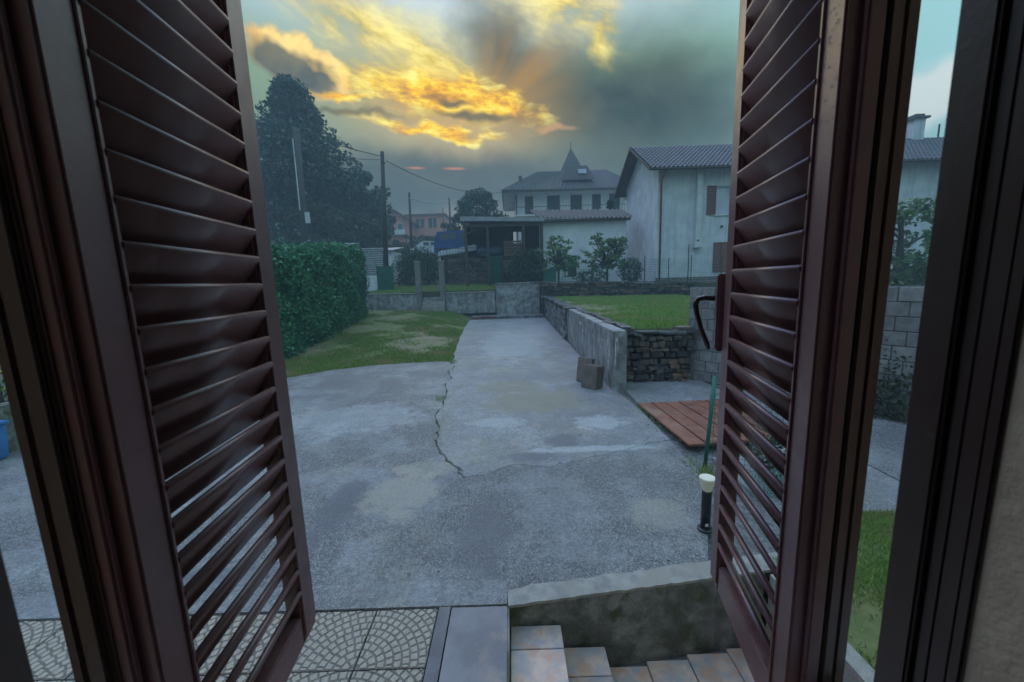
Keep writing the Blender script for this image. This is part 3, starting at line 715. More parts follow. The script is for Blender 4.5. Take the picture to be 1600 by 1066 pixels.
dw = thing('dry_stone_wall', 'dark dry-stacked stone wall holding up the raised lawn behind the wooden deck', 'stone wall', (2.75, 7.7, G))
MB().box(2.112, 3.60, 7.74, 7.98, G - .05, -1.14).build('earth_core', 'soil', dw)
lay_stones(dw, (2.11, 7.68), 0, 1.48, G, lambda d: -1.13 + .02 * math.sin(d * 7), 'stone_dark', (.06, .15), (.09, .25), .22, 31, proud=.06, tilt=.17)
r_ = random.Random(33); x = 2.13; off = world_loc(dw)
while x < 3.5:
    w = r_.uniform(.22, .42); o = link('capstone', stone_mesh(r_.randrange(8), 'slate'), dw)
    o.location = (x + w / 2 - off.x, 7.72 - off.y, -1.10 + r_.uniform(-.01, .015) - off.z); o.scale = (w, .34, .055); o.rotation_euler = (0, r_.uniform(-.03, .03), r_.uniform(-.08, .08)); x += w
for x, w in ((2.17, .24), (3.28, .28)):
    o = link('brick', stone_mesh(2, 'paver_brown'), dw); o.location = (x + w / 2 - off.x, 7.70 - off.y, -1.035 - off.z); o.scale = (w, .22, .075)

# block wall running to the right
bw = thing('block_wall', 'bare grey concrete block wall beside the wooden deck', 'block wall', (3.58, 7.8, G))
BA = math.atan2(-2.6, 1.9); BL = 6.0; n_ = (math.sin(BA), -math.cos(BA))
def bwp(d, q): return (3.56 + math.cos(BA) * d - n_[0] * q, 7.80 + math.sin(BA) * d - n_[1] * q)
MB().prism([bwp(.0, .02), bwp(BL, .02), bwp(BL, .17), bwp(.0, .17)], G - .1, -.245).build('mortar_core', 'mortar', bw)
bm_ = MB().box(-.5, .5, -.5, .5, -.5, .5)
def unit_block(m, bev):
    me = bpy.data.meshes.new('concrete_block'); me.from_pydata(bm_.v, [], bm_.f); b = bmesh.new(); b.from_mesh(me)
    bmesh.ops.recalc_face_normals(b, faces=b.faces); bmesh.ops.bevel(b, geom=list(b.edges), offset=bev, segments=1, affect='EDGES'); b.to_mesh(me); b.free()
    me.materials.append(MATS[m]); return me
UB = unit_block('block_concrete', .03); off = world_loc(bw); r_ = random.Random(15)
for k in range(9):
    d = -.12 * (k % 2)
    while d < BL:
        w = .25
        if d + w > .03:
            a, b_ = max(d, 0), min(d + w, BL); p = bwp((a + b_) / 2, .095)
            o = link('concrete_block', UB, bw); o.location = (p[0] - off.x + r_.uniform(-.003, .003), p[1] - off.y + r_.uniform(-.003, .003), G + .102 + k * .206 - off.z)
            o.scale = (b_ - a - .012, .19, .195); o.rotation_euler = (0, 0, BA)
        d += w
P = np.array([bwp(rng.uniform(2.0, 3.3), -.05 - abs(rng.normal(0, .08))) + (G + abs(rng.normal(.3, .35)),) for _ in range(1600)])
tag(quads_mesh('wall_creeper', leaves(P, .07), 'olive_leaf'), 'sparse creeper climbing the foot of the block wall', 'creeper', kind='thing')

# low walls at the far end of the garden
def low_wall(name, label, x0, x1, y0, z0, z1, m='render_concrete', dep=.3, cap=True):
    t = thing(name, label, 'garden wall', ((x0 + x1) / 2, y0, min(z0, z1) - .9))
    MB().prism([(x0, y0), (x1, y0), (x1, y0 + dep), (x0, y0 + dep)], min(z0, z1) - 1.2, lambda x, y: z0 + (z1 - z0) * (x - x0) / (x1 - x0)).build('wall_body', m, t, bevel=.02)
    if cap: MB().prism([(x0 - .02, y0 - .04), (x1 + .02, y0 - .04), (x1 + .02, y0 + dep + .04), (x0 - .02, y0 + dep + .04)], lambda x, y: z0 + .002 + (z1 - z0) * (x - x0) / (x1 - x0), lambda x, y: z0 + .05 + (z1 - z0) * (x - x0) / (x1 - x0)).build('coping', 'kerb_concrete', t)
    return t
low_wall('low_wall', 'low mossy concrete wall between the hedge and the gate posts', -8.5, -5.20, 23.0, -.56, -.60)
low_wall('low_wall', 'low mossy concrete wall between the gate posts and the concrete tank', -3.80, -.90, 23.0, -.62, -.64)
gs = thing('garden_steps', 'two narrow concrete steps between the square gate posts', 'steps', (-4.5, 22.9, -1.6))
for k, (ya, za) in enumerate(((22.62, -1.30), (22.88, -1.05), (23.12, -.82))):
    MB().box(-5.16, -3.84, ya, 23.4, za - .5, za).build('step_block', 'kerb_concrete' if k < 2 else 'render_concrete', gs, bevel=.015)
for x, lb in ((-5.36, 'square concrete gate post nearer the hedge, left of the garden steps'), (-3.97, 'square concrete gate post on the tank side of the garden steps')):
    t = thing('gate_post', lb, 'gate post', (x, 23.1, -1.5), group='gate posts at the garden steps')
    MB().box(x - .15, x + .15, 22.96, 23.26, -1.6, 1.20).build('shaft', 'pole_concrete', t, bevel=.02)
    MB().box(x - .18, x + .18, 22.93, 23.29, 1.203, 1.28).build('cap', 'kerb_concrete', t, bevel=.015)
ct = thing('concrete_tank', 'big plain concrete box wall at the head of the driveway', 'water tank', (.4, 23.2, -2))
MB().box(-.86, 1.70, 22.98, 24.6, -2.2, -.20).build('tank_body', 'render_concrete', ct, bevel=.025)
MB().box(-.90, 1.74, 22.94, 24.64, -.197, -.12).build('rim', 'render_concrete', ct, bevel=.02)
bk = thing('back_stone_wall', 'dark stone wall behind the raised lawn, below the white house', 'stone wall', (5.9, 22.6, -1.1))
MB().prism([(1.78, 22.62), (10.6, 22.62), (10.6, 22.95), (1.78, 22.95)], -1.4, lambda x, y: -.20 - .03 * (x - 1.8)).build('wall_core', 'mortar', bk)
lay_stones(bk, (1.78, 22.58), 0, 8.8, -1.08, lambda d: -.17 - .03 * d, 'stone_dark', (.15, .26), (.25, .6), .22, 41, proud=.03)
MB().prism([(1.76, 22.46), (10.6, 22.46), (10.6, 23.0), (1.76, 23.0)], lambda x, y: -.165 - .03 * (x - 1.8), lambda x, y: -.10 - .03 * (x - 1.8)).build('coping', 'slate', bk)

# ================================================================== SMALL THINGS IN THE YARD
pv = UB
def unit(m, bev=.04, name='paver'):
    me = unit_block(m, bev); me.name = name; return me
PVM = unit('paver_brown', .03)
spots = [(1.47, 7.74, .36, .085, .50, 'tallest brown paving slab at the back of the stack leaning on the wall'),
         (1.47, 7.28, .34, .062, .44, 'front brown paving slab of the stack leaning on the wall'),
         (1.545, 7.335, .33, .06, .43, 'second brown paving slab from the front of the leaning stack'),
         (1.615, 7.39, .31, .06, .42, 'brown paving slab of the leaning stack closest to the wall end')]
for (x, y, w, th, h, lb) in spots:
    o = link('paving_slab', PVM); tag(o, lb, 'paving slab', 'paving slabs leaning on the garden wall')
    o.scale = (th, w, h); o.rotation_euler = (0, R(9), R(40))
    o.location = (x, y, G + .012 + h * .5 * math.cos(R(9)) + th * .5 * math.sin(R(9)) - .004)

dk = thing('wooden_deck', 'reddish brown wet wooden boards laid on the ground by the block wall', 'deck', (2.6, 5.3, G))
dirv = Vector((.05, -1.6, 0)) # board direction
L0, L1 = (2.01, 6.10), (2.10, 4.46)
for k in range(7):
    a = k * .222; sk = .0
    p0 = (L0[0] + a, L0[1] + a * .05); p1 = (L1[0] + a + .01 * k, L1[1] + a * .10)
    w = .212
    zt = G + .075 + random.uniform(-.004, .004)
    MB().hexa([(p1[0], p1[1], zt - .028), (p1[0] + w, p1[1] + .01, zt - .028), (p0[0] + w, p0[1], zt - .028), (p0[0], p0[1], zt - .028),
               (p1[0], p1[1], zt), (p1[0] + w, p1[1] + .01, zt), (p0[0] + w, p0[1], zt), (p0[0], p0[1], zt)]).build('board', 'deck_wood', dk, bevel=.006)
for y in (4.62, 5.3, 5.95):
    MB().box(2.08, 3.45, y, y + .08, G + .013, G + .045).build('batten', 'wood_dark', dk)

gf = thing('mesh_fence', 'sagging green wire mesh fence on a leaning post beside the deck', 'fence', (2.1, 4.05, G))
MB().tube([(2.09, 4.06, G - .1), (2.15, 4.04, -1.08)], .021, 8).build('post', 'green_wire', gf, smooth=True)
MB().tube([(3.05, 3.55, G - .1), (3.07, 3.55, -1.2)], .021, 8).build('post', 'green_wire', gf, smooth=True)
def mesh_panel(t, path, z0, z1, step_, th, m, name='wire_mesh', sag=.0, parentkind=True):
    mb = MB(); r = random.Random(2)
    for i in range(len(path) - 1):
        a, b = Vector((*path[i], 0)), Vector((*path[i + 1], 0)); L = (b - a).length; d = (b - a) / L
        nrm = Vector((-d.y, d.x, 0)) * th; n = max(2, int(L / step_)); nz = max(2, int((z1 - z0) / step_))
        wob = lambda t_, k: sag * math.sin(t_ * 9 + k) * .5
        for k in range(n + 1):
            p = a + d * (L * k / n); q = d * th; o = wob(k / n, 0)
            mb.add([p - q + Vector((0, 0, z0)), p + q + Vector((0, 0, z0)), p + q + Vector((0, 0, z1 + o)), p - q + Vector((0, 0, z1 + o))], [(0, 1, 2, 3)])
        for k in range(nz + 1):
            z = z0 + (z1 - z0) * k / nz; o0 = wob(0, 0) * k / nz; m_ = max(1, n // 4)
            for j in range(m_):
                p = a + d * (L * j / m_); q = a + d * (L * (j + 1) / m_); u_, v_ = wob(j / m_, 0) * k / nz, wob((j + 1) / m_, 0) * k / nz
                mb.add([p + Vector((0, 0, z - th + u_)), q + Vector((0, 0, z - th + v_)), q + Vector((0, 0, z + th + v_)), p + Vector((0, 0, z + th + u_))], [(0, 1, 2, 3)])
    o = mb.build(name, m, t); o['kind'] = 'stuff'; return o
mesh_panel(gf, [(2.11, 4.05), (3.06, 3.55)], G + .04, -1.28, .05, .0022, 'green_wire', sag=.08)
# rolled spare mesh and plants behind it, seen between the slats
mr = thing('mesh_roll', 'loose roll of green wire mesh lying beside the leaning fence post', 'mesh roll', (2.5, 3.5, G))
mb = MB()
for k in range(26):
    y0 = 3.42; zc = G + .13
    for (ra, n) in ((.12, 14), (.085, 10)):
        pts = [(2.22 + k * .035, y0 + math.cos(t * 2 * math.pi / n) * ra, zc + math.sin(t * 2 * math.pi / n) * ra) for t in range(n + 1)]
        mb.tube(pts, .002, 3, False)
for t in range(14): mb.tube([(2.22, 3.42 + math.cos(t * .449) * .12, G + .13 + math.sin(t * .449) * .12), (3.10, 3.42 + math.cos(t * .449) * .12, G + .13 + math.sin(t * .449) * .12)], .002, 3, False)
o = mb.build('wire_mesh', 'green_wire', mr); o['kind'] = 'stuff'
def bush(name, label, c, rad, n, size, m, trunk=.03, group=None, cat='shrub', aspect=2.):
    t = thing(name, label, cat, (c[0], c[1], c[2] - rad[2]), group=group)
    d = rng.normal(size=(n, 3)); d /= np.linalg.norm(d, axis=1)[:, None]
    rr = rng.uniform(.35, 1, n) ** .5 * (1 + .25 * np.sin(d[:, 0] * 5 + d[:, 2] * 4) * np.cos(d[:, 1] * 6))
    C = np.array(c) + d * rr[:, None] * np.array(rad)
    quads_mesh('crown', leaves(C, size, aspect), m, t)
    MB().tube([(c[0], c[1], c[2] - rad[2] - .1), (c[0] + .02, c[1], c[2])], [trunk, trunk * .5], 6).build('trunk', 'bark', t)
    return t
bush('flowering_shrub', 'low leafy shrub with pale flowers behind the green mesh', (2.75, 3.80, G + .24), (.36, .16, .26), 900, .05, 'mid_leaf', .012)
fl = rng.normal(size=(24, 3)) * np.array([.26, .11, .16]) + np.array((2.70, 3.74, G + .30))
quads_mesh('blossom', leaves(fl, .04, 1.2), 'flower', bpy.data.objects['flowering_shrub'])

bl = thing('bollard_lamp', 'short black garden bollard lamp with a cream shade beside the kerb', 'bollard lamp', (1.56, 2.97, G))
bx_, by_ = 1.56, 2.97
def lathe(prof, cx, cy, n=24):
    mb = MB(); mb.v = [(cx + r * math.cos(2 * math.pi * j / n), cy + r * math.sin(2 * math.pi * j / n), z) for r, z in prof for j in range(n)]
    for i in range(len(prof) - 1):
        for j in range(n): mb.f.append((i * n + j, i * n + (j + 1) % n, (i + 1) * n + (j + 1) % n, (i + 1) * n + j))
    mb.f.append(tuple(range(n))[::-1]); mb.f.append(tuple((len(prof) - 1) * n + j for j in range(n))); return mb
lathe([(.062, G), (.062, G + .012), (.045, G + .02), (.043, G + .03)], bx_, by_).build('base_flange', 'lamp_black', bl)
lathe([(.038, G + .031), (.038, G + .34), (.034, G + .348)], bx_, by_).build('stem', 'lamp_black', bl, smooth=True)
lathe([(.033, G + .35), (.040, G + .362), (.062, G + .448), (.064, G + .460), (.060, G + .466)], bx_, by_).build('lamp_shade', 'lamp_cream', bl)
MB().box(bx_ - .02, bx_ + .006, by_ - .0405, by_ - .037, G + .05, G + .075).build('rating_sticker', 'paint_white', bl)

# left yard boundary, seen beside the left shutter
lw = thing('yard_side_wall', 'dark low rendered wall at the far left edge of the yard', 'garden wall', (-7.4, 5.4, G))
MB().prism([(-7.15, 3.0), (-6.95, 3.0), (-6.75, 8.4), (-6.95, 8.4)], G - .1, -1.45).build('wall_body', 'stairwell_concrete', lw)
bush('side_shrub', 'green shrub behind the dark wall at the far left', (-7.7, 5.7, -1.2), (.7, 1.8, .9), 2500, .09, 'mid_leaf', .03)
yb = thing('yellow_frame', 'yellow-green painted tube frame behind the low wall at far left', 'frame', (-7.25, 5.3, -1.7))
MB().tube([(-7.22, 5.2, -2.1), (-7.22, 5.2, -1.05), (-7.30, 5.9, -1.05), (-7.30, 5.9, -2.1)], .03, 8).build('tube_frame', 'yellow_plastic', yb)
MB().tube([(-7.22, 5.2, -1.3), (-7.30, 5.9, -1.3)], .02, 8).build('cross_bar', 'yellow_plastic', yb)
bb = thing('blue_bin', 'bright blue plastic bin against the wall at far left', 'bin', (-6.9, 4.95, G))
MB().hexa([(-7.0, 4.6, G), (-6.72, 4.6, G), (-6.70, 4.92, G), (-6.98, 4.92, G), (-7.03, 4.57, G + .45), (-6.70, 4.57, G + .45), (-6.68, 4.95, G + .45), (-7.01, 4.95, G + .45)]).build('bin_body', 'blue_plastic', bb, bevel=.02)
MB().box(-7.05, -6.66, 4.55, 4.97, G + .452, G + .49).build('lid', 'blue_plastic', bb, bevel=.01)

# ================================================================== HEDGE
hg = thing('hedge', 'tall clipped green hedge along the left side of the lawn', 'hedge', (-8.0, 15, -1.9))
def hedge_leaves(a, b, z0a, z1a, z0b, z1b, dep, n, size):
    a, b = np.array(a), np.array(b); d = b - a; L = np.linalg.norm(d); d = d / L; nl = np.array([d[1], -d[0]])   # nl: towards the lawn
    out = []
    face = rng.choice(4, n, p=[.60, .18, .14, .08]); s = rng.uniform(0, L, n); u = rng.uniform(0, 1, n); q = rng.uniform(0, 1, n)
    t = s / L; z0 = z0a + (z0b - z0a) * t; z1 = z1a + (z1b - z1a) * t
    bulge = .16 * np.sin(s * 1.7) * np.cos(u * 5 + s) + .12 * np.sin(s * 4.3 + u * 9) * np.sin(u * 7 - s * 2) + rng.normal(0, .07, n) + .25 * (rng.random(n) > .97)
    depth = np.where(face == 0, bulge, -q * dep); zz = np.where(face == 1, z1 + bulge * .7 - .04 * rng.random(n), z0 + (z1 - z0) * u)
    s = np.where(face == 2, rng.normal(0, .08, n) + bulge, np.where(face == 3, L + bulge, s))
    rnd = np.where(u > .93, -(u - .93) * 2.2, 0); depth = depth + np.where(face == 0, rnd, 0)
    xy = a[None] + d[None] * s[:, None] + nl[None] * depth[:, None]
    return np.c_[xy, zz][(u > .10) | (rng.random(n) > .55)]
HA, HB = (-6.72, 11.1), (-7.50, 20.2)
C = hedge_leaves(HA, HB, -2.12, 1.00, -1.75, 1.86, 1.3, 62000, .1)
SH = []
for _ in range(170):
    t_ = rng.random(); p = np.array(HA) + (np.array(HB) - np.array(HA)) * t_; top = rng.random() < .6
    q = np.array([p[0] - (rng.uniform(0, 1.1) if top else -.08), p[1], (1.0 + .86 * t_ - .03) if top else rng.uniform(-1.6, .9)])
    dv = np.array([rng.normal(0, .25), rng.normal(0, .2), 1.0]) if top else np.array([1., rng.normal(0, .4), .5])
    for k in range(7): SH.append(q + dv * (k * .035 * rng.uniform(.7, 1.2)) + rng.normal(0, .02, 3))
C = np.concatenate([C, np.array(SH)])
quads_mesh('foliage', leaves(C, .135, 1.9, .1), 'hedge_leaf', hg)
MB().hexa([(-8.0, 11.35, -2.1), (-6.98, 11.35, -2.1), (-7.75, 20.0, -1.8), (-8.7, 20.0, -1.8), (-8.0, 11.35, .80), (-6.98, 11.35, .80), (-7.75, 20.0, 1.66), (-8.7, 20.0, 1.66)]).build('inner_branches', 'bark', hg)

# ================================================================== TREES
def tree(name, label, base, height, rad, nclump, nleaf, size, m, shape='round', seed=0, group=None, skirt=.12, trunk=.25):
    t = thing(name, label, 'tree', base, group=group); r = np.random.default_rng(seed); b = np.array(base)
    tp = [(b[0], b[1], b[2] - .3), (b[0] + .1, b[1], b[2] + height * .4), (b[0], b[1], b[2] + height * .92)]
    tk = MB().tube(tp, [trunk, trunk * .7, trunk * .15], 8)
    cl = []
    for i in range(nclump):
        h = r.uniform(skirt, 1)
        if shape == 'cone': w = (1 - h) ** .75 * (.75 + .25 * math.sin(h * 11 + seed)) + .04
        else: w = math.sqrt(max(0, 1 - ((h - .5 * (1 + skirt)) / (.52 * (1 - skirt))) ** 2)) + .03
        a = r.uniform(0, 6.283); q = r.uniform(.45, 1.0) ** .6
        c = b + np.array([math.cos(a) * rad * w * q, math.sin(a) * rad * w * q, h * height]); cl.append((c, (.13 + .12 * r.random()) * rad * (.6 + .6 * w)))
        if i % 4 == 0: tk.tube([(b[0], b[1], b[2] + max(.1, h - .15) * height), tuple(c)], [trunk * .25, .02], 5)
    C = []
    for c, s in cl:
        d = r.normal(size=(nleaf, 3)); d /= np.linalg.norm(d, axis=1)[:, None]
        C.append(c + d * (s * r.uniform(.5, 1.12, nleaf) ** .6)[:, None] * np.array([1.15, 1.15, .8]))
    quads_mesh('crown', leaves(np.concatenate(C), size, 1.8), m, t); tk.build('trunk', 'bark', t)
    return t
tree('magnolia_tree', 'huge dark evergreen tree towering behind the hedge', (-21.3, 42, 1.2), 18.6, 9.0, 190, 130, .50, 'dark_leaf', 'cone', 1, skirt=.05, trunk=.5)
tree('evergreen_tree', 'dark rounded tree at the right foot of the huge evergreen', (-17.6, 46, 1.8), 10.6, 3.9, 90, 120, .46, 'dark_leaf', 'round', 2)
tree('evergreen_tree', 'lower dark tree behind the near utility pole', (-18.4, 54, 2.4), 8.2, 3.0, 70, 110, .46, 'dark_leaf', 'round', 3)
tree('olive_tree', 'olive green bushy tree in front of the huge evergreen', (-17.8, 38.5, .8), 6.6, 2.9, 70, 130, .26, 'olive_leaf', 'round', 4)
tree('olive_tree', 'pale bushy shrub tree right above the hedge top', (-19.0, 37, .2), 5.4, 2.2, 50, 120, .22, 'mid_leaf', 'round', 5)
tree('olive_tree', 'grey green tree between the pole and the huge evergreen', (-14.6, 41, 1.0), 5.6, 2.2, 55, 120, .26, 'olive_leaf', 'round', 6)
tree('garden_tree', 'round green tree standing behind the open shed roof', (-3.1, 44, 2.0), 7.4, 2.7, 80, 130, .30, 'mid_leaf', 'round', 7)
tree('garden_tree', 'small green tree in front of the flat orange house', (-6.2, 50, 2.2), 5.6, 2.0, 45, 110, .30, 'mid_leaf', 'round', 8)
tree('corner_conifer', 'dark conifer behind the shaded gable of the white house', (8.1, 32.2, -.3), 6.3, 1.15, 90, 110, .24, 'dark_leaf', 'cone', 9, skirt=.03, trunk=.14)
tree('fig_tree', 'leafy tree in front of the white house wall, seen beside the window frame', (17.6, 18.0, -1.4), 4.1, 1.9, 60, 110, .22, 'loquat_leaf', 'round', 10)
for i, (x, y, h, rd, lb) in enumerate(((-14.8, 58, 4.0, 2.2, 'hazy bush below the gabled orange house'), (-11.5, 56, 3.6, 2.4, 'hazy bush right of the thin utility pole'), (-8.6, 60, 4.0, 2.4, 'hazy bush below the flat orange house'), (-22.5, 66, 5, 2.6, 'hazy bush left of the gabled orange house'), (-11, 40, 2.6, 1.9, 'low bush behind the dark clipped hedge'), (-8.8, 37, 2.4, 1.6, 'low bush left of the white parked car'))):
    tree('bush', lb, (x, y, terr(x, y) - .1), h, rd, 36, 110, .34, 'mid_leaf' if i % 2 else 'olive_leaf', 'round', 20 + i)
def broadleaf(name, label, base, h, spread, n, seed, yellow=False, fluff=16):
    t = thing(name, label, 'tree', base); r = np.random.default_rng(seed); b = np.array(base); tk = MB(); C = []
    tk.tube([tuple(b), (b[0], b[1], b[2] + h * .45)], [.07, .05], 6)
    for i in range(n):
        a = r.uniform(0, 6.28); q = r.uniform(.15, 1); e = b + np.array([math.cos(a) * spread * q, math.sin(a) * spread * q * .7, h * (.24 + .76 * r.random() * (1 - .35 * q))])
        tk.tube([(b[0], b[1], b[2] + h * .35), tuple((e + b + np.array([0, 0, h * .35])) / 2 + r.normal(0, .08, 3)), tuple(e)], [.03, .02, .012], 5)
        d = r.normal(size=(fluff, 3)); d[:, 2] = np.abs(d[:, 2]) * .6; d /= np.linalg.norm(d, axis=1)[:, None]; C.append(e + d * .16)
    C = np.concatenate(C); quads_mesh('crown', leaves(C, .27, 2.6, .3), 'loquat_leaf', t); tk.build('trunk', 'bark', t); return t
broadleaf('loquat_tree', 'sparse broad-leaved tree with yellowing top before the white annex', (3.0, 24.4, -.3), 3.0, 1.35, 66, 31, fluff=15)
broadleaf('loquat_tree', 'fuller broad-leaved tree between the annex and the white house', (6.0, 24.4, -.4), 3.3, 1.5, 95, 32, fluff=17)
bush('dark_hedge', 'dark clipped hedge behind the square gate posts', (-6.45, 27.6, .72), (1.75, .9, 1.75), 9000, .13, 'dark_leaf', .06, cat='hedge', aspect=1.8)
bush('wall_shrub', 'dense low shrub behind the concrete tank', (1.1, 25.0, .7), (1.3, .5, 1.15), 3600, .15, 'mid_leaf', .03)
bush('wall_shrub', 'low shrub with light leaves at the foot of the white annex', (4.9, 23.9, .1), (1.1, .35, .45), 1500, .10, 'mid_leaf', .02)
bush('wall_shrub', 'dark green shrub beside the conifer at the house corner', (7.3, 24.0, .35), (.75, .4, .8), 1900, .12, 'dark_leaf', .02)

# ================================================================== BUILDINGS
def tiled_slope(mb, p00, p10, p01, p11, pitch, amp=.035, rows=8):
    """corrugated roof slope: p00-p10 the eave, p01-p11 the ridge; tile rolls run up the slope"""
    p00, p10, p01, p11 = map(Vector, (p00, p10, p01, p11)); n = max(4, int((p10 - p00).length / pitch)); k0 = len(mb.v)
    nr = ((p10 - p00).cross(p01 - p00)).normalized(); cols = n * 4
    if nr.z < 0: nr = -nr
    for r in range(rows * 2):
        t = (r // 2 + (r % 2)) / rows; lift = .035 * (1 - r % 2)
        for c in range(cols + 1):
            s = c / cols; a = p00.lerp(p10, s); b = p01.lerp(p11, s); p = a.lerp(b, t) + nr * (amp * math.cos(c * math.pi / 2) + lift)
            mb.v.append(tuple(p))
    w = cols + 1
    for r in range(rows * 2 - 1):
        for c in range(cols): mb.f.append((k0 + r * w + c, k0 + r * w + c + 1, k0 + (r + 1) * w + c + 1, k0 + (r + 1) * w + c))
def wall_with_holes(mb, x0, x1, z0, z1, y, dep, holes):
    xs = sorted({x0, x1, *[h[0] for h in holes], *[h[1] for h in holes]}); zs = sorted({z0, z1, *[h[2] for h in holes], *[h[3] for h in holes]})
    for i in range(len(xs) - 1):
        for j in range(len(zs) - 1):
            cx, cz = (xs[i] + xs[i + 1]) / 2, (zs[j] + zs[j + 1]) / 2
            if any(h[0] < cx < h[1] and h[2] < cz < h[3] for h in holes): continue
            mb.add([(xs[i], y, zs[j]), (xs[i + 1], y, zs[j]), (xs[i + 1], y, zs[j + 1]), (xs[i], y, zs[j + 1])], [(0, 1, 2, 3)])
    for h in holes:
        a, b, c, d = h
        mb.add([(a, y, c), (b, y, c), (b, y, d), (a, y, d), (a, y + dep, c), (b, y + dep, c), (b, y + dep, d), (a, y + dep, d)],
               [(0, 1, 5, 4), (1, 2, 6, 5), (2, 3, 7, 6), (3, 0, 4, 7)])
def louvre_shutter(parent, x0, x1, z0, z1, y, m, name='shutter', n=9):
    s = MB(); w = .05
    s.box(x0, x0 + w, y - .05, y, z0, z1).box(x1 - w, x1, y - .05, y, z0, z1).box(x0 + w, x1 - w, y - .05, y, z0, z0 + w).box(x0 + w, x1 - w, y - .05, y, z1 - w, z1)
    o = s.build(name, m, parent); sl = MB()
    for k in range(n):
        z = z0 + w + (z1 - z0 - 2 * w) * (k + .5) / n; h = (z1 - z0 - 2 * w) / n * .46
        sl.hexa([(x0 + w, y - .045, z - h), (x1 - w, y - .045, z - h), (x1 - w, y - .015, z + h * .6), (x0 + w, y - .015, z + h * .6), (x0 + w, y - .045, z - h + .012), (x1 - w, y - .045, z - h + .012), (x1 - w, y - .015, z + h), (x0 + w, y - .015, z + h)])
    sl.build('louvres', m, o); return o
# --- white house on the right
wh = thing('white_house', 'two-storey white house with grey tiled roof and red-brown shutters', 'house', (16, 27, -.6))
HX0, HX1, HY0, HY1, HZ, HR = 9.05, 33., 24.5, 31.0, 6.55, 8.50
w = MB(); win = (12.55, 13.55, 3.55, 5.22); win2 = (12.52, 13.45, .10, 1.92)
wall_with_holes(w, HX0, HX1, -.8, HZ, HY0, .22, [win, (19.5, 20.6, 3.5, 5.2)])
w.build('front_wall', 'plaster_grey', wh)
ym = (HY0 + HY1) / 2
MB().add([(HX0, HY0, -.8), (HX0, HY1, -.8), (HX0, HY1, HZ), (HX0, ym, HR - .15), (HX0, HY0, HZ)], [(0, 1, 2, 3, 4)]).build('gable_wall', 'plaster_grey', wh)
MB().box(HX0 + .02, HX1, HY1 - .2, HY1, -.8, HZ).build('rear_wall', 'plaster_grey', wh)
g = MB().add([(win[0] - .0, HY0 + .2, win[2]), (win[1], HY0 + .2, win[2]), (win[1], HY0 + .2, win[3]), (win[0], HY0 + .2, win[3])], [(0, 1, 2, 3)])
wd = MB().box(win[0], win[0] + .07, HY0 + .10, HY0 + .17, win[2], win[3]).box(win[1] - .07, win[1], HY0 + .10, HY0 + .17, win[2], win[3]).box(win[0] + .07, win[1] - .07, HY0 + .10, HY0 + .17, win[3] - .07, win[3]).box(win[0] + .07, win[1] - .07, HY0 + .10, HY0 + .17, win[2], win[2] + .07).build('window', 'pvc_white', wh)
g.build('pane', 'glass_pale', wd)
MB().box(win[0] - .1, win[1] + .1, HY0 - .08, HY0 + .1, win[2] - .06, win[2] - .002).build('window_sill', 'pvc_white', wh)
louvre_shutter(wh, 12.0, 12.54, 3.56, 5.24, HY0 - .01, 'shutter_rust', n=14)
louvre_shutter(wh, 12.53, 13.0, .12, 1.92, HY0 - .01, 'shutter_rust', n=14); louvre_shutter(wh, 13.01, 13.48, .12, 1.92, HY0 - .01, 'shutter_rust', n=14)
MB().box(19.5, 20.6, HY0 + .2, HY0 + .24, 3.5, 5.2).build('far_window', 'glass_dark', wh)
rf = MB(); ov = .75
e0, e1, er = (HX0 - .75, HY0 - ov, HZ - .36), (HX1 + .4, HY0 - ov, HZ - .36), (HX0 - .75, ym, HR + .05)
tiled_slope(rf, e0, e1, er, (HX1 + .4, ym, HR + .05), .26, .045, 12)
tiled_slope(rf, (HX0 - .75, HY1 + ov, HZ - .36), (HX1 + .4, HY1 + ov, HZ - .36), er, (HX1 + .4, ym, HR + .05), .26, .045, 12)
roof = rf.build('roof', 'roof_tile', wh)
sf = MB()
sf.add([(HX0 - .73, HY0 - ov + .04, HZ - .43), (HX1, HY0 - ov + .04, HZ - .43), (HX1, ym, HR - .03), (HX0 - .73, ym, HR - .03)], [(0, 1, 2, 3)])
sf.add([(HX0 - .73, HY1 + ov - .04, HZ - .43), (HX1, HY1 + ov - .04, HZ - .43), (HX1, ym, HR - .035), (HX0 - .73, ym, HR - .035)], [(0, 1, 2, 3)])
sf.build('soffit_boards', 'wood_dark', wh)
for (ya, za, yb, zb) in ((HY0 - ov, HZ - .40, ym, HR), (HY1 + ov, HZ - .40, ym, HR)):
    MB().hexa([(HX0 - .79, ya, za - .12), (HX0 - .74, ya, za - .12), (HX0 - .74, yb, zb - .12), (HX0 - .79, yb, zb - .12), (HX0 - .79, ya, za + .06), (HX0 - .74, ya, za + .06), (HX0 - .74, yb, zb + .06), (HX0 - .79, yb, zb + .06)]).build('barge_board', 'wood_dark', roof)
gm = MB()
gm.tube([(HX0 - .75, HY0 - ov - .06, HZ - .46), (HX1, HY0 - ov - .06, HZ - .46)], .07, 8).build('gutter', 'wood_dark', wh)
MB().tube([(9.22, HY0 - ov + .02, HZ - .52), (9.22, HY0 - .3, HZ - .75), (9.22, HY0 - .07, HZ - .95), (9.24, HY0 - .07, -.3)], .055, 10).build('drain_pipe', 'copper', wh, smooth=True)
fl_ = MB().box(11.30, 11.62, HY0 - .26, HY0 - .005, 1.95, HZ - .20).build('flue_casing', 'pvc_white', wh)
MB().box(11.24, 11.70, HY0 - .32, HY0 - .003, 1.62, 1.945).build('flue_foot', 'pvc_white', fl_, bevel=.02)
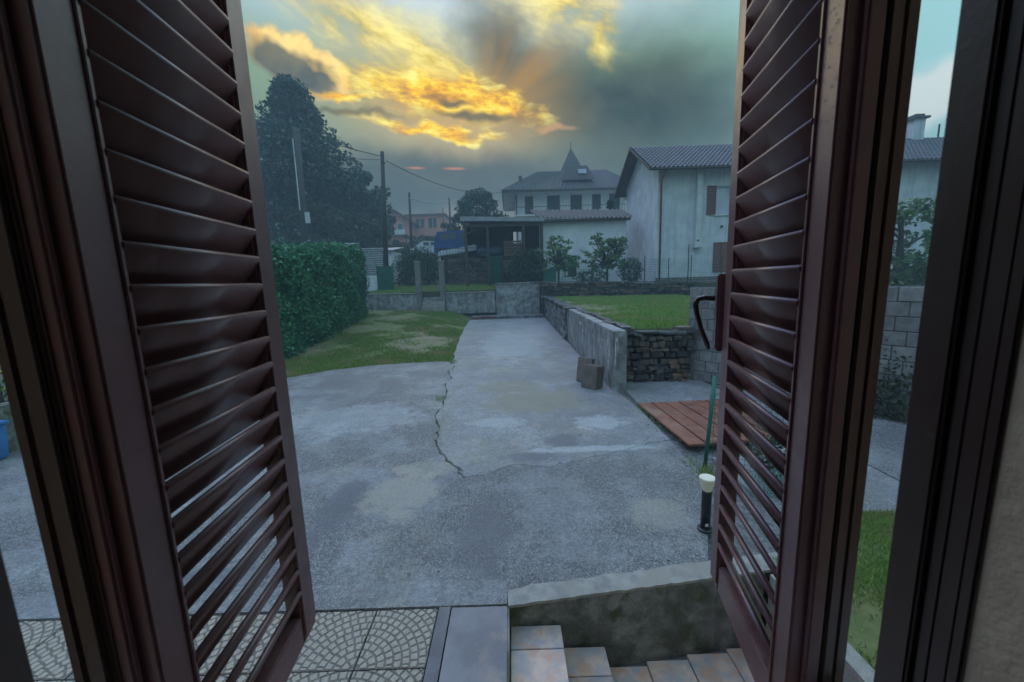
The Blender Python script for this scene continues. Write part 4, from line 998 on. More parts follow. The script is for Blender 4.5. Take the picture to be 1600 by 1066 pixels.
MB().tube([(11.44, HY0 - .36, 2.05), (11.44, HY0 - .25, 2.05)], .05, 8).build('flue_outlet', 'dark_inside', fl_)
MB().tube([(12.95, HY0 - .14, 2.85), (12.95, HY0 - .02, 2.85)], .06, 8).build('wall_lamp', 'dark_inside', wh)
plm = MB().box(HX0 - .03, HX1, HY0 - .05, HY0 - .004, -.8, -.12).build('plinth', 'mortar', wh)
UBP = unit('block_concrete', .04, 'plinth_stone'); off = world_loc(wh); x = HX0; r_ = random.Random(44)
for row in range(3):
    x = HX0 + .12 * (row % 2)
    while x < 15.5:
        l = r_.uniform(.38, .6); o = link('stone', UBP, plm); o.location = (x + l / 2 - off.x, HY0 - .065 - off.y, -.55 + row * .17 - off.z); o.scale = (l - .025, .05, .145); x += l
ch = MB().box(26.85, 27.55, ym - .4, ym + .4, HR - .5, HR + 1.15).build('chimney', 'plaster_grey', roof)
MB().box(26.7, 27.7, ym - .55, ym + .55, HR + 1.153, HR + 1.28).build('chimney_cap', 'roof_tile', roof); MB().box(26.9, 27.5, ym - .35, ym + .35, HR + 1.283, HR + 1.46).build('chimney_top', 'roof_tile', roof)
MB().tube([(28.9, ym, HR - .2), (28.9, ym, HR + .9)], .05, 6).build('vent_pipe', 'iron', roof)
# fence in front of the white house
hf = thing('garden_fence', 'thin wire mesh fence on slim posts in front of the white house', 'fence', (9.5, 23.2, -.5))
for x, zt in ((6.7, 1.1), (7.9, 1.2), (9.3, 1.05), (10.45, 1.75), (10.62, 1.15), (12.4, 1.1)):
    MB().tube([(x, 23.2, -.5), (x, 23.2, zt)], .028, 6).build('post', 'iron', hf)
mesh_panel(hf, [(1.9, 23.2), (6.7, 23.2), (9.3, 23.2), (14.5, 23.2)], -.30, .95, .13, .0045, 'green_wire')

# --- annex with white wall
an = thing('white_annex', 'low white building with corrugated tile roof beside the open shed', 'building', (5.2, 28, -.4))
w = MB(); wall_with_holes(w, 2.32, 7.9, -.6, 3.95, 27., .2, [(3.72, 4.55, .12, 1.55)]); w.build('front_wall', 'plaster_white', an)
MB().box(2.32, 2.52, 27.003, 31, -.6, 3.9).build('side_wall', 'plaster_white', an)
dr = MB().box(3.72, 4.55, 27.12, 27.18, .12, 1.55).build('door', 'wood_dark', an); MB().box(3.80, 3.98, 27.09, 27.118, .2, 1.48).build('curtain', 'pvc_white', dr); MB().box(4.40, 4.47, 27.07, 27.118, .7, .85).build('handle', 'iron', dr)
MB().box(4.58, 4.72, 26.93, 26.99, .10, 1.62).build('door_frame', 'pvc_white', an)
rf = MB(); tiled_slope(rf, (2.0, 26.55, 4.0), (8.2, 26.55, 3.84), (1.4, 29.5, 5.0), (8.2, 29.5, 4.85), .28, .07, 8); rf.build('roof', 'roof_tile', an)
MB().box(2.0, 8.1, 26.62, 27.1, 3.74, 3.86).build('eave_board', 'wood_dark', an)
MB().tube([(4.95, 26.9, 2.0), (4.95, 26.98, 2.0)], .16, 12).build('wall_vent', 'plaster_grey', an)
# bench-like brown crate near the door
cr = thing('garden_chair', 'small brown wooden stool beside the annex door', 'stool', (5.2, 26.4, -.3))
MB().box(4.75, 5.55, 26.1, 26.5, .30, .38).build('seat', 'wood_brown', cr)
for x in (4.80, 5.43):
    for y in (26.14, 26.40): MB().box(x, x + .07, y, y + .07, -.45, .299).build('leg', 'wood_dark', cr)
pl = thing('wood_plank', 'pale plank leaning against the annex beside the door', 'plank', (3.3, 26.5, -.3))
for k in range(2): MB().hexa([(2.95 + k * .22, 26.2, -.4), (3.05 + k * .22, 26.2, -.4), (3.05 + k * .22, 26.26, -.4), (2.95 + k * .22, 26.26, -.4), (3.42 + k * .22, 26.92, 1.25), (3.52 + k * .22, 26.92, 1.25), (3.52 + k * .22, 26.98, 1.25), (3.42 + k * .22, 26.98, 1.25)]).build('board', 'pvc_white', pl)

# --- open shed
sh = thing('open_shed', 'open-sided shed with a flat pale metal roof and dark inside', 'shed', (-.3, 27.5, -.4))
MB().hexa([(-3.02, 25.4, 3.80), (2.28, 25.4, 3.62), (2.28, 30.6, 4.2), (-3.02, 30.6, 4.35), (-3.02, 25.4, 4.08), (2.28, 25.4, 3.84), (2.28, 30.6, 4.42), (-3.02, 30.6, 4.6)]).build('roof', 'metal_sheet', sh)
MB().box(-2.9, 2.2, 25.6, 25.75, 3.40, 3.60).build('roof_beam', 'wood_dark', sh)
for x in (-2.75, -1.35, .95, 2.1):
    MB().box(x - .08, x + .08, 25.58, 25.74, -.5, 3.398).build('post', 'wood_dark', sh)
w = MB(); wall_with_holes(w, -3.0, 2.3, -.5, 4.3, 30.2, .1, [(.35, .95, 2.75, 3.6)]); w.build('rear_wall', 'wood_dark', sh)
MB().box(-3.0, -2.9, 27.6, 30.19, .6, 3.9).build('side_boarding', 'wood_dark', sh)
MB().hexa([(-2.7, 25.66, 3.0), (-2.6, 25.66, 3.0), (-1.9, 25.66, 3.38), (-2.0, 25.66, 3.38), (-2.7, 25.72, 3.05), (-2.6, 25.72, 3.05), (-1.9, 25.72, 3.42), (-2.0, 25.72, 3.42)]).build('brace', 'wood_dark', sh)
for (x0, z0, sx, n, lb) in ((-.35, 1.62, 1.15, 6, 'reddish slatted wooden pallet leaning upright under the open shed'), (-.6, .55, .75, 5, 'grey brown slatted crate beside the green sheet gate')):
    t = thing('wooden_pallet', lb, 'pallet', (x0 + .5, 26.2, z0), group='pallets under the shed')
    for k in range(n): MB().box(x0, x0 + sx, 26.12, 26.16, z0 + k * .165, z0 + k * .165 + .115).build('slat', 'wood_brown', t)
    for k in range(3): MB().box(x0 + .03 + k * (sx - .12) / 2, x0 + .10 + k * (sx - .12) / 2, 26.163, 26.25, z0 - .02, z0 + n * .165).build('batten', 'wood_dark', t)
tp = thing('blue_tarpaulin', 'dark blue tarpaulin bundle under the front edge of the open shed', 'tarpaulin', (-1.2, 27, 1.5))
def blob_mesh(c, rad, seed, n=14):
    bm = bmesh.new(); bmesh.ops.create_icosphere(bm, subdivisions=3, radius=1); r = np.random.default_rng(seed); ph = r.uniform(0, 6, 6)
    mb = MB()
    for v in bm.verts:
        q = 1 + .10 * math.sin(v.co.x * 5 + ph[0]) * math.cos(v.co.z * 6 + ph[1]) + .06 * math.sin(v.co.x * 13 + v.co.y * 9 + ph[2]); s = [math.copysign(abs(k) ** .6, k) for k in v.co]
        mb.v.append((c[0] + s[0] * rad[0] * q, c[1] + s[1] * rad[1] * q, c[2] + s[2] * rad[2] * q))
    mb.f = [tuple(x.index for x in f.verts) for f in bm.faces]; bm.free(); return mb
blob_mesh((-1.2, 27.0, 1.95), (.95, .5, .36), 3).build('sheet_fold', 'blue_tarp', tp, smooth=True)
gs_ = thing('grey_tarpaulin', 'pale grey tarpaulin stretched over a load beside the blue van', 'tarpaulin', (-3.3, 27.6, 1.6))
MB().hexa([(-4.9, 27.2, 1.75), (-2.2, 27.2, 2.10), (-2.2, 28.6, 2.2), (-4.9, 28.6, 1.85), (-4.85, 27.3, 2.10), (-2.25, 27.3, 2.52), (-2.3, 28.5, 2.60), (-4.8, 28.5, 2.25)]).build('sheet_fold', 'grey_tarp', gs_, bevel=.05)
MB().box(-4.7, -2.3, 27.4, 28.4, -.3, 1.78).build('load', 'wood_dark', gs_)
ru = thing('rubble_wall', 'dark rubble wall under the tarpaulins behind the gate posts', 'stone wall', (-2.7, 27, -.4))
MB().box(-4.15, -1.0, 26.95, 27.15, -.6, 1.56).build('wall_core', 'mortar', ru)
lay_stones(ru, (-4.15, 26.92), 0, 3.15, -.45, 1.52, 'stone_dark', (.15, .26), (.22, .5), .2, 51)
gg = thing('green_sheet_gate', 'teal green corrugated sheet gate beside the rubble wall', 'gate', (-1.0, 26, -.3))
mb = MB(); n = 40
for i in range(n + 1):
    x = -1.48 + .95 * i / n; y = 26.0 + .025 * math.sin(i * 1.57); mb.v += [(x, y, -.30), (x, y, 1.62)]
mb.f = [(2 * i, 2 * i + 2, 2 * i + 3, 2 * i + 1) for i in range(n)]
mb.build('corrugated_sheet', 'green_sheet', gg)
for x in (-1.52, -.50): MB().box(x - .03, x + .03, 26.04, 26.1, -.5, 1.7).build('post', 'iron', gg)
g2 = thing('green_screen', 'teal green mesh screen by the iron gate at the hedge end', 'fence', (-7.9, 25, -.4))
mb = MB()
for i in range(31): x = -8.35 + .95 * i / 30; y = 25 + .02 * math.sin(i * 1.5); mb.v += [(x, y, -.4), (x, y, 1.15)]
mb.f = [(2 * i, 2 * i + 2, 2 * i + 3, 2 * i + 1) for i in range(30)]
mb.build('screen_sheet', 'green_sheet', g2)
for x in (-8.38, -7.38): MB().tube([(x, 25.03, -.6), (x, 25.03, 1.25)], .03, 6).build('post', 'green_wire', g2)
g3 = thing('green_screen', 'small teal green screen in front of the white annex', 'fence', (2.6, 23.9, -.3))
MB().box(2.1, 2.75, 23.9, 23.93, -.2, .65).build('screen_sheet', 'green_sheet', g3)
for x in (2.08, 2.77): MB().tube([(x, 23.95, -.4), (x, 23.95, .8)], .025, 6).build('post', 'green_wire', g3)
ig = thing('iron_gate', 'thin black iron gate at the far end of the hedge', 'gate', (-8.9, 23.6, -.6))
MB().box(-9.3, -8.45, 23.58, 23.62, 1.10, 1.15).build('top_rail', 'iron', ig); MB().box(-9.3, -8.45, 23.58, 23.62, -.45, -.40).build('bottom_rail', 'iron', ig)
for k in range(9): MB().tube([(-9.28 + k * .102, 23.6, -.5), (-9.28 + k * .102, 23.6, 1.30)], .012, 5).build('bar', 'iron', ig)
fr = thing('yard_railing', 'black iron railing above the rubble wall by the grey tarpaulin', 'railing', (-4.3, 26.7, 1.5))
MB().box(-5.05, -2.3, 26.68, 26.71, 2.22, 2.26).build('top_rail', 'iron', fr)
for k in range(14): MB().tube([(-5.0 + k * .205, 26.7, .9), (-5.0 + k * .205, 26.7, 2.22)], .012, 5).build('bar', 'iron', fr)
sf_ = thing('sheet_fence', 'grey corrugated sheet fence behind the far hedge end', 'fence', (-9, 26, .4))
for k in range(6):
    mb = MB()
    for i in range(9):
        z = .65 + k * .285 + .28 * i / 8; y = 26 + .03 * math.sin(i * 1.57); mb.v += [(-9.75, y, z), (-8.25, y, z)]
    mb.f = [(2 * i, 2 * i + 1, 2 * i + 3, 2 * i + 2) for i in range(8)]
    mb.build('panel', 'metal_sheet', sf_)
for x in (-9.7, -8.3): MB().box(x - .04, x + .04, 26.05, 26.13, -.6, 2.4).build('post', 'iron', sf_)
MB().box(-9.75, -8.25, 25.97, 26.03, -.5, .62).build('base_wall', 'plaster_grey', sf_)
# grey roofs just over the hedge
for (x0, x1, y0, z, dz, lb) in ((-14.6, -11.8, 28, 2.72, .55, 'long low garage with a grey sheet roof just above the hedge'), (-11.6, -9.0, 30.5, 2.55, .5, 'small garage with a pale sheet roof beside the near utility pole')):
    t = thing('garage', lb, 'garage', ((x0 + x1) / 2, y0 + 1.5, 0), group='low garages behind the hedge')
    MB().box(x0, x1, y0, y0 + 3, -.6, z - .02).build('wall', 'plaster_grey', t)
    MB().hexa([(x0 - .2, y0 - .25, z - .05), (x1 + .2, y0 - .25, z - .05), (x1 + .2, y0 + 3.2, z + dz - .05), (x0 - .2, y0 + 3.2, z + dz - .05), (x0 - .2, y0 - .25, z + .03), (x1 + .2, y0 - .25, z + .03), (x1 + .2, y0 + 3.2, z + dz), (x0 - .2, y0 + 3.2, z + dz)]).build('roof', 'metal_sheet', t)
    MB().box((x0 + x1) / 2 - .9, (x0 + x1) / 2 + .9, y0 - .04, y0 - .003, -.4, 1.9).build('door', 'iron', t)

# --- villa behind
vl = thing('villa', 'large pale villa with hipped roof, dormer and a row of dark shutters', 'house', (6, 50, 2))
VX0, VX1, VY0, VZ = .9, 13.2, 46., 9.55
wn = [(1.95, 2.9), (4.45, 5.9), (7.1, 8.4), (9.55, 10.55), (11.5, 12.7)]
w = MB(); wall_with_holes(w, VX0, VX1, 0, VZ, VY0, .25, [(a, b, 7.35, 9.35) for a, b in wn] + [(a, b, 3.9, 6.0) for a, b in wn]); w.build('front_wall', 'plaster_villa', vl)
MB().box(VX0, VX0 + .2, VY0 + .003, 56, 0, VZ).build('side_wall', 'plaster_villa', vl)
for a, b in wn:
    for z0, z1 in ((7.35, 9.35), (3.9, 6.0)):
        m_ = (a + b) / 2; s = MB().box(a, b, VY0 + .2, VY0 + .24, z0, z1).build('window', 'glass_dark', vl)
        louvre_shutter(s, a + .01, m_ - .01, z0 + .01, z1 - .01, VY0 + .12, 'shutter_slate', 'shutter', 12); louvre_shutter(s, m_ + .01, b - .01, z0 + .01, z1 - .01, VY0 + .12, 'shutter_slate', 'shutter', 12)
vr = MB(); ex0, ex1, ey0, ey1 = -.6, 14.8, 44.5, 57.
ez = 9.75; rz = 13.2; rp = [(3.9, 51, rz), (12.2, 51, rz)]
tiled_slope(vr, (ex0, ey0, ez), (ex1, ey0, ez - .15), rp[0], rp[1], .45, .05, 16); tiled_slope(vr, (ex0, ey1, ez), (ex0, ey0, ez), rp[0], rp[0], .45, .05, 16)
vr.add([(ex1, ey0, ez), (ex1, ey1, ez), rp[1]], [(0, 1, 2)]); vr.add([(ex1, ey1, ez), (ex0, ey1, ez), rp[0], rp[1]], [(0, 1, 2, 3)])
vroof = vr.build('roof', 'roof_tile_dark', vl)
MB().add([(ex0 + .1, ey0 + .1, ez - .12), (ex1 - .1, ey0 + .1, ez - .27), (ex1 - .1, ey1, ez - .27), (ex0 + .1, ey1, ez - .12)], [(0, 1, 2, 3)]).build('soffit', 'plaster_villa', vl)
MB().box(ex0, ex1, ey0 - .02, ey0 + .08, ez - .30, ez - .05).build('gutter', 'wood_dark', vl)
dm = MB().add([(6.2, 46.4, 11.05), (10.0, 46.4, 11.05), (9.2, 47.2, 12.75), (6.9, 47.2, 12.75), (7.2, 51, 12.95), (8.9, 51, 12.95)], [(0, 1, 2, 3), (3, 2, 5, 4), (0, 3, 4), (1, 5, 2)]).build('dormer', 'shutter_slate', vroof)
MB().box(8.1, 9.0, 46.5, 46.85, 11.75, 12.2).build('dormer_window', 'glass_pale', vroof)
MB().add([(6.6, 53.6, 13.0), (10.6, 53.6, 13.0), (10.6, 57.6, 13.0), (6.6, 57.6, 13.0), (8.65, 55.6, 17.3)], [(0, 1, 4), (1, 2, 4), (2, 3, 4), (3, 0, 4)]).build('turret_spire', 'roof_tile_dark', vl)
MB().box(7.0, 10.2, 54.0, 57.2, 9.5, 13.0).build('turret_base', 'plaster_villa', vl)
MB().tube([(8.65, 55.6, 17.2), (8.65, 55.6, 18.0)], .05, 5).build('finial', 'iron', vl)
MB().box(1.35, 1.75, 47.4, 47.9, 10.6, 11.9).build('chimney', 'roof_tile_dark', vroof)
bal = MB().box(VX0, VX1, VY0 - .9, VY0 - .003, 7.05, 7.22).build('balcony', 'plaster_villa', vl)
for k in range(40): MB().box(VX0 + k * .31, VX0 + k * .31 + .03, VY0 - .88, VY0 - .85, 7.221, 8.0).build('baluster', 'iron', bal)
MB().box(VX0, VX1, VY0 - .9, VY0 - .83, 8.001, 8.05).build('hand_rail', 'iron', bal)
MB().tube([(1.0, VY0 - .1, ez - .3), (1.0, VY0 - .1, 2)], .07, 6).build('drain_pipe', 'wood_dark', vl)

# --- orange houses up the slope
p1 = thing('orange_house', 'gabled orange house with balcony, hazy beyond the near pole', 'house', (-20, 78, 5))
MB().add([(-24, 75, 4), (-18.4, 75, 4), (-18.4, 75, 11.6), (-20.9, 75, 13.3), (-24, 75, 11.9), (-24, 83, 4), (-18.4, 83, 4), (-18.4, 83, 11.6), (-20.9, 83, 13.3), (-24, 83, 11.9)], [(0, 1, 2, 3, 4), (9, 8, 7, 6, 5), (1, 6, 7, 2), (0, 4, 9, 5)]).build('wall', 'plaster_pink', p1)
MB().hexa([(-20.9, 74.3, 13.35), (-17.6, 74.3, 11.2), (-17.6, 83.5, 11.2), (-20.9, 83.5, 13.35), (-20.9, 74.3, 13.65), (-17.6, 74.3, 11.45), (-17.6, 83.5, 11.45), (-20.9, 83.5, 13.65)]).hexa([(-24.9, 74.3, 11.3), (-20.903, 74.3, 13.35), (-20.903, 83.5, 13.35), (-24.9, 83.5, 11.3), (-24.9, 74.3, 11.55), (-20.903, 74.3, 13.65), (-20.903, 83.5, 13.65), (-24.9, 83.5, 11.55)]).build('roof', 'roof_red', p1)
for x in (-22.2, -20.6): s = MB().box(x, x + 1.1, 74.9, 74.997, 9.4, 11.2).build('window', 'pvc_white', p1); MB().box(x + .12, x + .98, 74.86, 74.899, 9.5, 11.1).build('pane', 'glass_dark', s)
bl_ = MB().box(-23, -19, 74, 74.95, 9.0, 9.15).build('balcony', 'pvc_white', p1); MB().box(-23, -19, 74, 74.06, 9.151, 9.9).build('balcony_rail', 'pvc_white', bl_)
p2 = thing('orange_house', 'flat-roofed orange house with two dark windows, hazy in the distance', 'house', (-16, 82, 5))
w = MB(); wall_with_holes(w, -20.0, -12.6, 4, 13.2, 80., .3, [(-18.4, -16.6, 10.8, 12.6), (-15.8, -14.2, 10.8, 12.6)]); w.build('wall', 'plaster_pink', p2)
MB().box(-12.8, -12.6, 80.003, 88, 4, 13.2).build('side_wall', 'plaster_pink', p2)
for a, b in ((-18.4, -16.6), (-15.8, -14.2)): s = MB().box(a, b, 80.25, 80.3, 10.8, 12.6).build('window', 'shutter_slate', p2); MB().box((a + b) / 2 - .04, (a + b) / 2 + .04, 80.2, 80.249, 10.8, 12.6).build('mullion', 'pvc_white', s)
MB().box(-20.4, -12.2, 79.6, 88, 13.202, 13.5).build('roof', 'roof_red', p2)

# --- vehicles up by the shed
def wheel(parent, x, y, z, r):
    o = MB().tube([(x, y - .11, z), (x, y + .11, z)], r, 16).build('wheel', 'rubber', parent)
    MB().tube([(x, y - .125, z), (x, y - .112, z)], r * .58, 12).build('rim', 'metal_sheet', o)
def vehicle(name, label, cat, x0, x1, y0, z, body, roofp, m, dep=1.75, wr=.34):
    t = thing(name, label, cat, ((x0 + x1) / 2, y0, z)); L = x1 - x0
    def ext(prof, inset, nm, mm, par):
        n = len(prof); mb = MB(); mb.v = [(x0 + L * a, y0 + inset, z + b) for a, b in prof] + [(x0 + L * a, y0 + dep - inset, z + b) for a, b in prof]
        mb.f = [tuple(range(n)), tuple(range(n, 2 * n))[::-1]] + [(i, (i + 1) % n, n + (i + 1) % n, n + i) for i in range(n)]
        return mb.build(nm, mm, par, bevel=.04)
    b = ext(body, 0, 'body', m, t); c = ext(roofp, .06, 'cabin', m, t)
    xs = [p[0] for p in roofp]; z0 = min(p[1] for p in roofp); z1 = max(p[1] for p in roofp)
    a0, a1 = sorted(xs)[1], sorted(xs)[-2]
    for k in range(2):
        s0 = a0 + (a1 - a0) * (k * .5 + .06); s1 = a0 + (a1 - a0) * (k * .5 + .44)
        MB().box(x0 + L * s0, x0 + L * s1, y0 + .045, y0 + .058, z + z0 + (z1 - z0) * .28, z + z0 + (z1 - z0) * .82).build('side_window', 'glass_dark', c)
    for xw in (.18, .80): wheel(t, x0 + L * xw, y0 + .05, z + wr, wr)
    MB().box(x0 - .02, x0 + .03, y0 + .1, y0 + .3, z + .62, z + .78).build('headlight', 'glass_pale', t); MB().box(x1 - .03, x1 + .02, y0 + .1, y0 + .3, z + .65, z + .85).build('tail_light', 'brick_red', t)
    return t
vehicle('parked_van', 'dark blue parked van beside the open shed', 'van', -6.0, -2.2, 32.0, 2.05, [(0, .3), (1, .3), (1, 1.15), (.0, 1.10)], [(.01, 1.102), (.99, 1.152), (.99, 1.92), (.72, 2.02), (.07, 1.98)], 'blue_paint')
vehicle('parked_car', 'white parked car behind the dark hedge, left of the blue van', 'car', -8.9, -5.6, 36.0, 2.35, [(0, .28), (1, .28), (1, .80), (.86, .88), (.16, .86), (0, .72)], [(.10, .862), (.92, .872), (.74, 1.36), (.34, 1.38)], 'white_paint')

# ================================================================== POLES AND WIRES
def pole(label, x, y, z0, z1, r, m, lean=0., arms=True, group='utility poles'):
    t = thing('utility_pole', label, 'utility pole', (x, y, z0), group=group)
    MB().tube([(x - lean, y, z0), (x, y, z1)], [r * 1.2, r * .8], 10).build('shaft', m, t, smooth=True)
    if arms:
        a = MB().box(x - .16, x + .16, y - .06, y + .06, z1 - .75, z1 - .67).build('cross_arm', 'iron', t)
        for s in (-.13, .13): MB().tube([(x + s, y, z1 - .669), (x + s, y, z1 - .50)], .04, 6).build('insulator', 'pvc_white', a)
    return t
pole('tall dark utility pole carrying the wires beyond the hedge end', -8.35, 28, 0., 8.85, .16, 'wood_pole', .40)
t = pole('pale concrete utility pole with a white box before the huge tree', -17.4, 35, .2, 13.1, .26, 'wood_pole', .5)
MB().box(-17.35, -16.95, 34.66, 34.74, 5.4, 6.3).build('meter_box', 'paint_white', t); MB().tube([(-17.72, 34.7, 6.5), (-17.68, 34.7, 12.2)], .05, 6).build('cable_duct', 'pvc_white', t)
pole('thin utility pole just right of the gabled orange house', -10.8, 45, 2, 9.9, .15, 'wood_pole', .2)
pole('distant utility pole above the flat orange house', -8.6, 60, 4, 12.3, .16, 'wood_pole', 0)
pole('very thin far pole beside the flat orange house', -12.0, 75, 5, 13.7, .12, 'wood_pole', 0, False)
def wire(label, a, b, sag, r=.018):
    a, b = Vector(a), Vector(b); pts = [a.lerp(b, k / 16) - Vector((0, 0, sag * 4 * (k / 16) * (1 - k / 16))) for k in range(17)]
    tag(MB().tube(pts, r, 4).build('overhead_wire', 'wire'), label, 'wire', 'overhead wires')
wire('overhead wire rising to the upper left from the tall pole', (-8.35, 28, 8.55), (-19.0, 26.5, 12.2), .35, .024)
wire('lower overhead wire from the tall pole into the huge tree', (-8.35, 28, 8.35), (-17.4, 35, 12.3), .5)
wire('overhead wire sagging from the tall pole to the villa eave', (-8.35, 28, 8.40), (-.4, 44.6, 9.6), .9, .026)
wire('faint overhead wire crossing in front of the huge tree', (-17.4, 35, 12.6), (-24, 27, 13.2), .3)
wire('lowest faint wire in front of the huge tree', (-17.4, 35, 11.0), (-24, 27, 11.2), .4)
wire('far wire strung between the thin poles above the orange houses', (-10.8, 45, 9.3), (-8.6, 60, 11.7), .4)

# ================================================================== WINDOW: wall, frame, shutters
WA = R(7.6); wv = Vector((math.cos(WA), math.sin(WA), 0)); nv = Vector((-math.sin(WA), math.cos(WA), 0))
def W(s, n, z=0): p = wv * s + nv * n; return (p.x, p.y, z)
def wbox(mb, s0, s1, n0, n1, z0, z1):
    return mb.hexa([W(s0, n0, z0), W(s1, n0, z0), W(s1, n1, z0), W(s0, n1, z0), W(s0, n0, z1), W(s1, n0, z1), W(s1, n1, z1), W(s0, n1, z1)])
FZ = -1.75
def room_part(name, args, m='plaster_room'):
    return tag(wbox(MB(), *args).build(name, m), kind='structure')
room_part('room_wall_left', (-2.2, -.80, .30, .52, G - .2, 1.3)); room_part('room_wall_right', (.98, 2.4, .30, .52, G - .2, 1.3))
room_part('room_wall_under_window', (-.799, .979, .30, .52, G - .2, -.80)); room_part('room_wall_over_window', (-.799, .979, .30, .52, .92, 1.3))
room_part('room_floor', (-2.2, 2.4, -3, .299, FZ - .2, FZ), 'wood_dark'); room_part('room_ceiling', (-2.2, 2.4, -3, .52, 1.301, 1.45))
room_part('room_wall_back', (-2.2, 2.4, -3.2, -3.001, FZ, 1.3)); room_part('room_side_wall_left', (-2.4, -2.201, -3.2, .52, FZ, 1.3)); room_part('room_side_wall_right', (2.401, 2.6, -3.2, .52, FZ, 1.3))
# splayed plaster reveals
mb = MB().prism([W(.512, .286)[:2], W(.530, -.30)[:2], W(1.2, -.30)[:2], W(1.2, .2985)[:2], W(.512, .2985)[:2]], FZ + .01, 1.299); tag(mb.build('plaster_reveal_right', 'plaster_room'), kind='structure')
mb = MB().prism([W(-.412, .286)[:2], W(-.45, -.30)[:2], W(-1.1, -.30)[:2], W(-1.1, .2985)[:2], W(-.412, .2985)[:2]], FZ + .01, 1.299); tag(mb.build('plaster_reveal_left', 'plaster_room'), kind='structure')
wf = thing('window_frame', 'near-black brown timber window frame around the opening', 'window frame', W(.05, .33, -.78))
def jamb(sg, s):
    f = lambda a, b, n0, n1, nm: wbox(MB(), min(s + sg * a, s + sg * b), max(s + sg * a, s + sg * b), n0, n1, -.765, .90).build(nm, 'frame_brown', wf, bevel=.003)
    f(.0, .09, .338, .372, 'jamb'); f(.007, .09, .322, .337, 'rebate'); f(.002, .09, .302, .321, 'inner_stop')
    f(-.004, .012, .2885, .301, 'bead')
jamb(1, .512); jamb(-1, -.408)
wbox(MB(), -.50, .60, .302, .372, .905, 1.0).build('head', 'frame_brown', wf)
tag(wbox(MB(), -.79, .97, .30, .535, -.795, -.768).build('window_sill', 'marble_sill'), kind='structure')
sfm = thing('shutter_frame', 'dark brown moulded outer frame that carries the two shutters', 'shutter frame', W(.06, .57, -.767))
def spost(sg, s, wd_):
    f = lambda a, b, n0, n1, nm: wbox(MB(), min(s + sg * a, s + sg * b), max(s + sg * a, s + sg * b), n0, n1, -.96, .90).build(nm, 'frame_brown', sfm, bevel=.004)
    f(.016, wd_, .553, .590, 'post'); f(.006, .015, .562, .584, 'weather_strip'); f(.022, .046, .546, .552, 'bead'); f(.052, .060, .5485, .552, 'bead')
spost(1, .618, .082); spost(-1, -.494, .073)
wbox(MB(), -.59, .71, .528, .585, .905, .97).build('head', 'frame_brown', sfm)

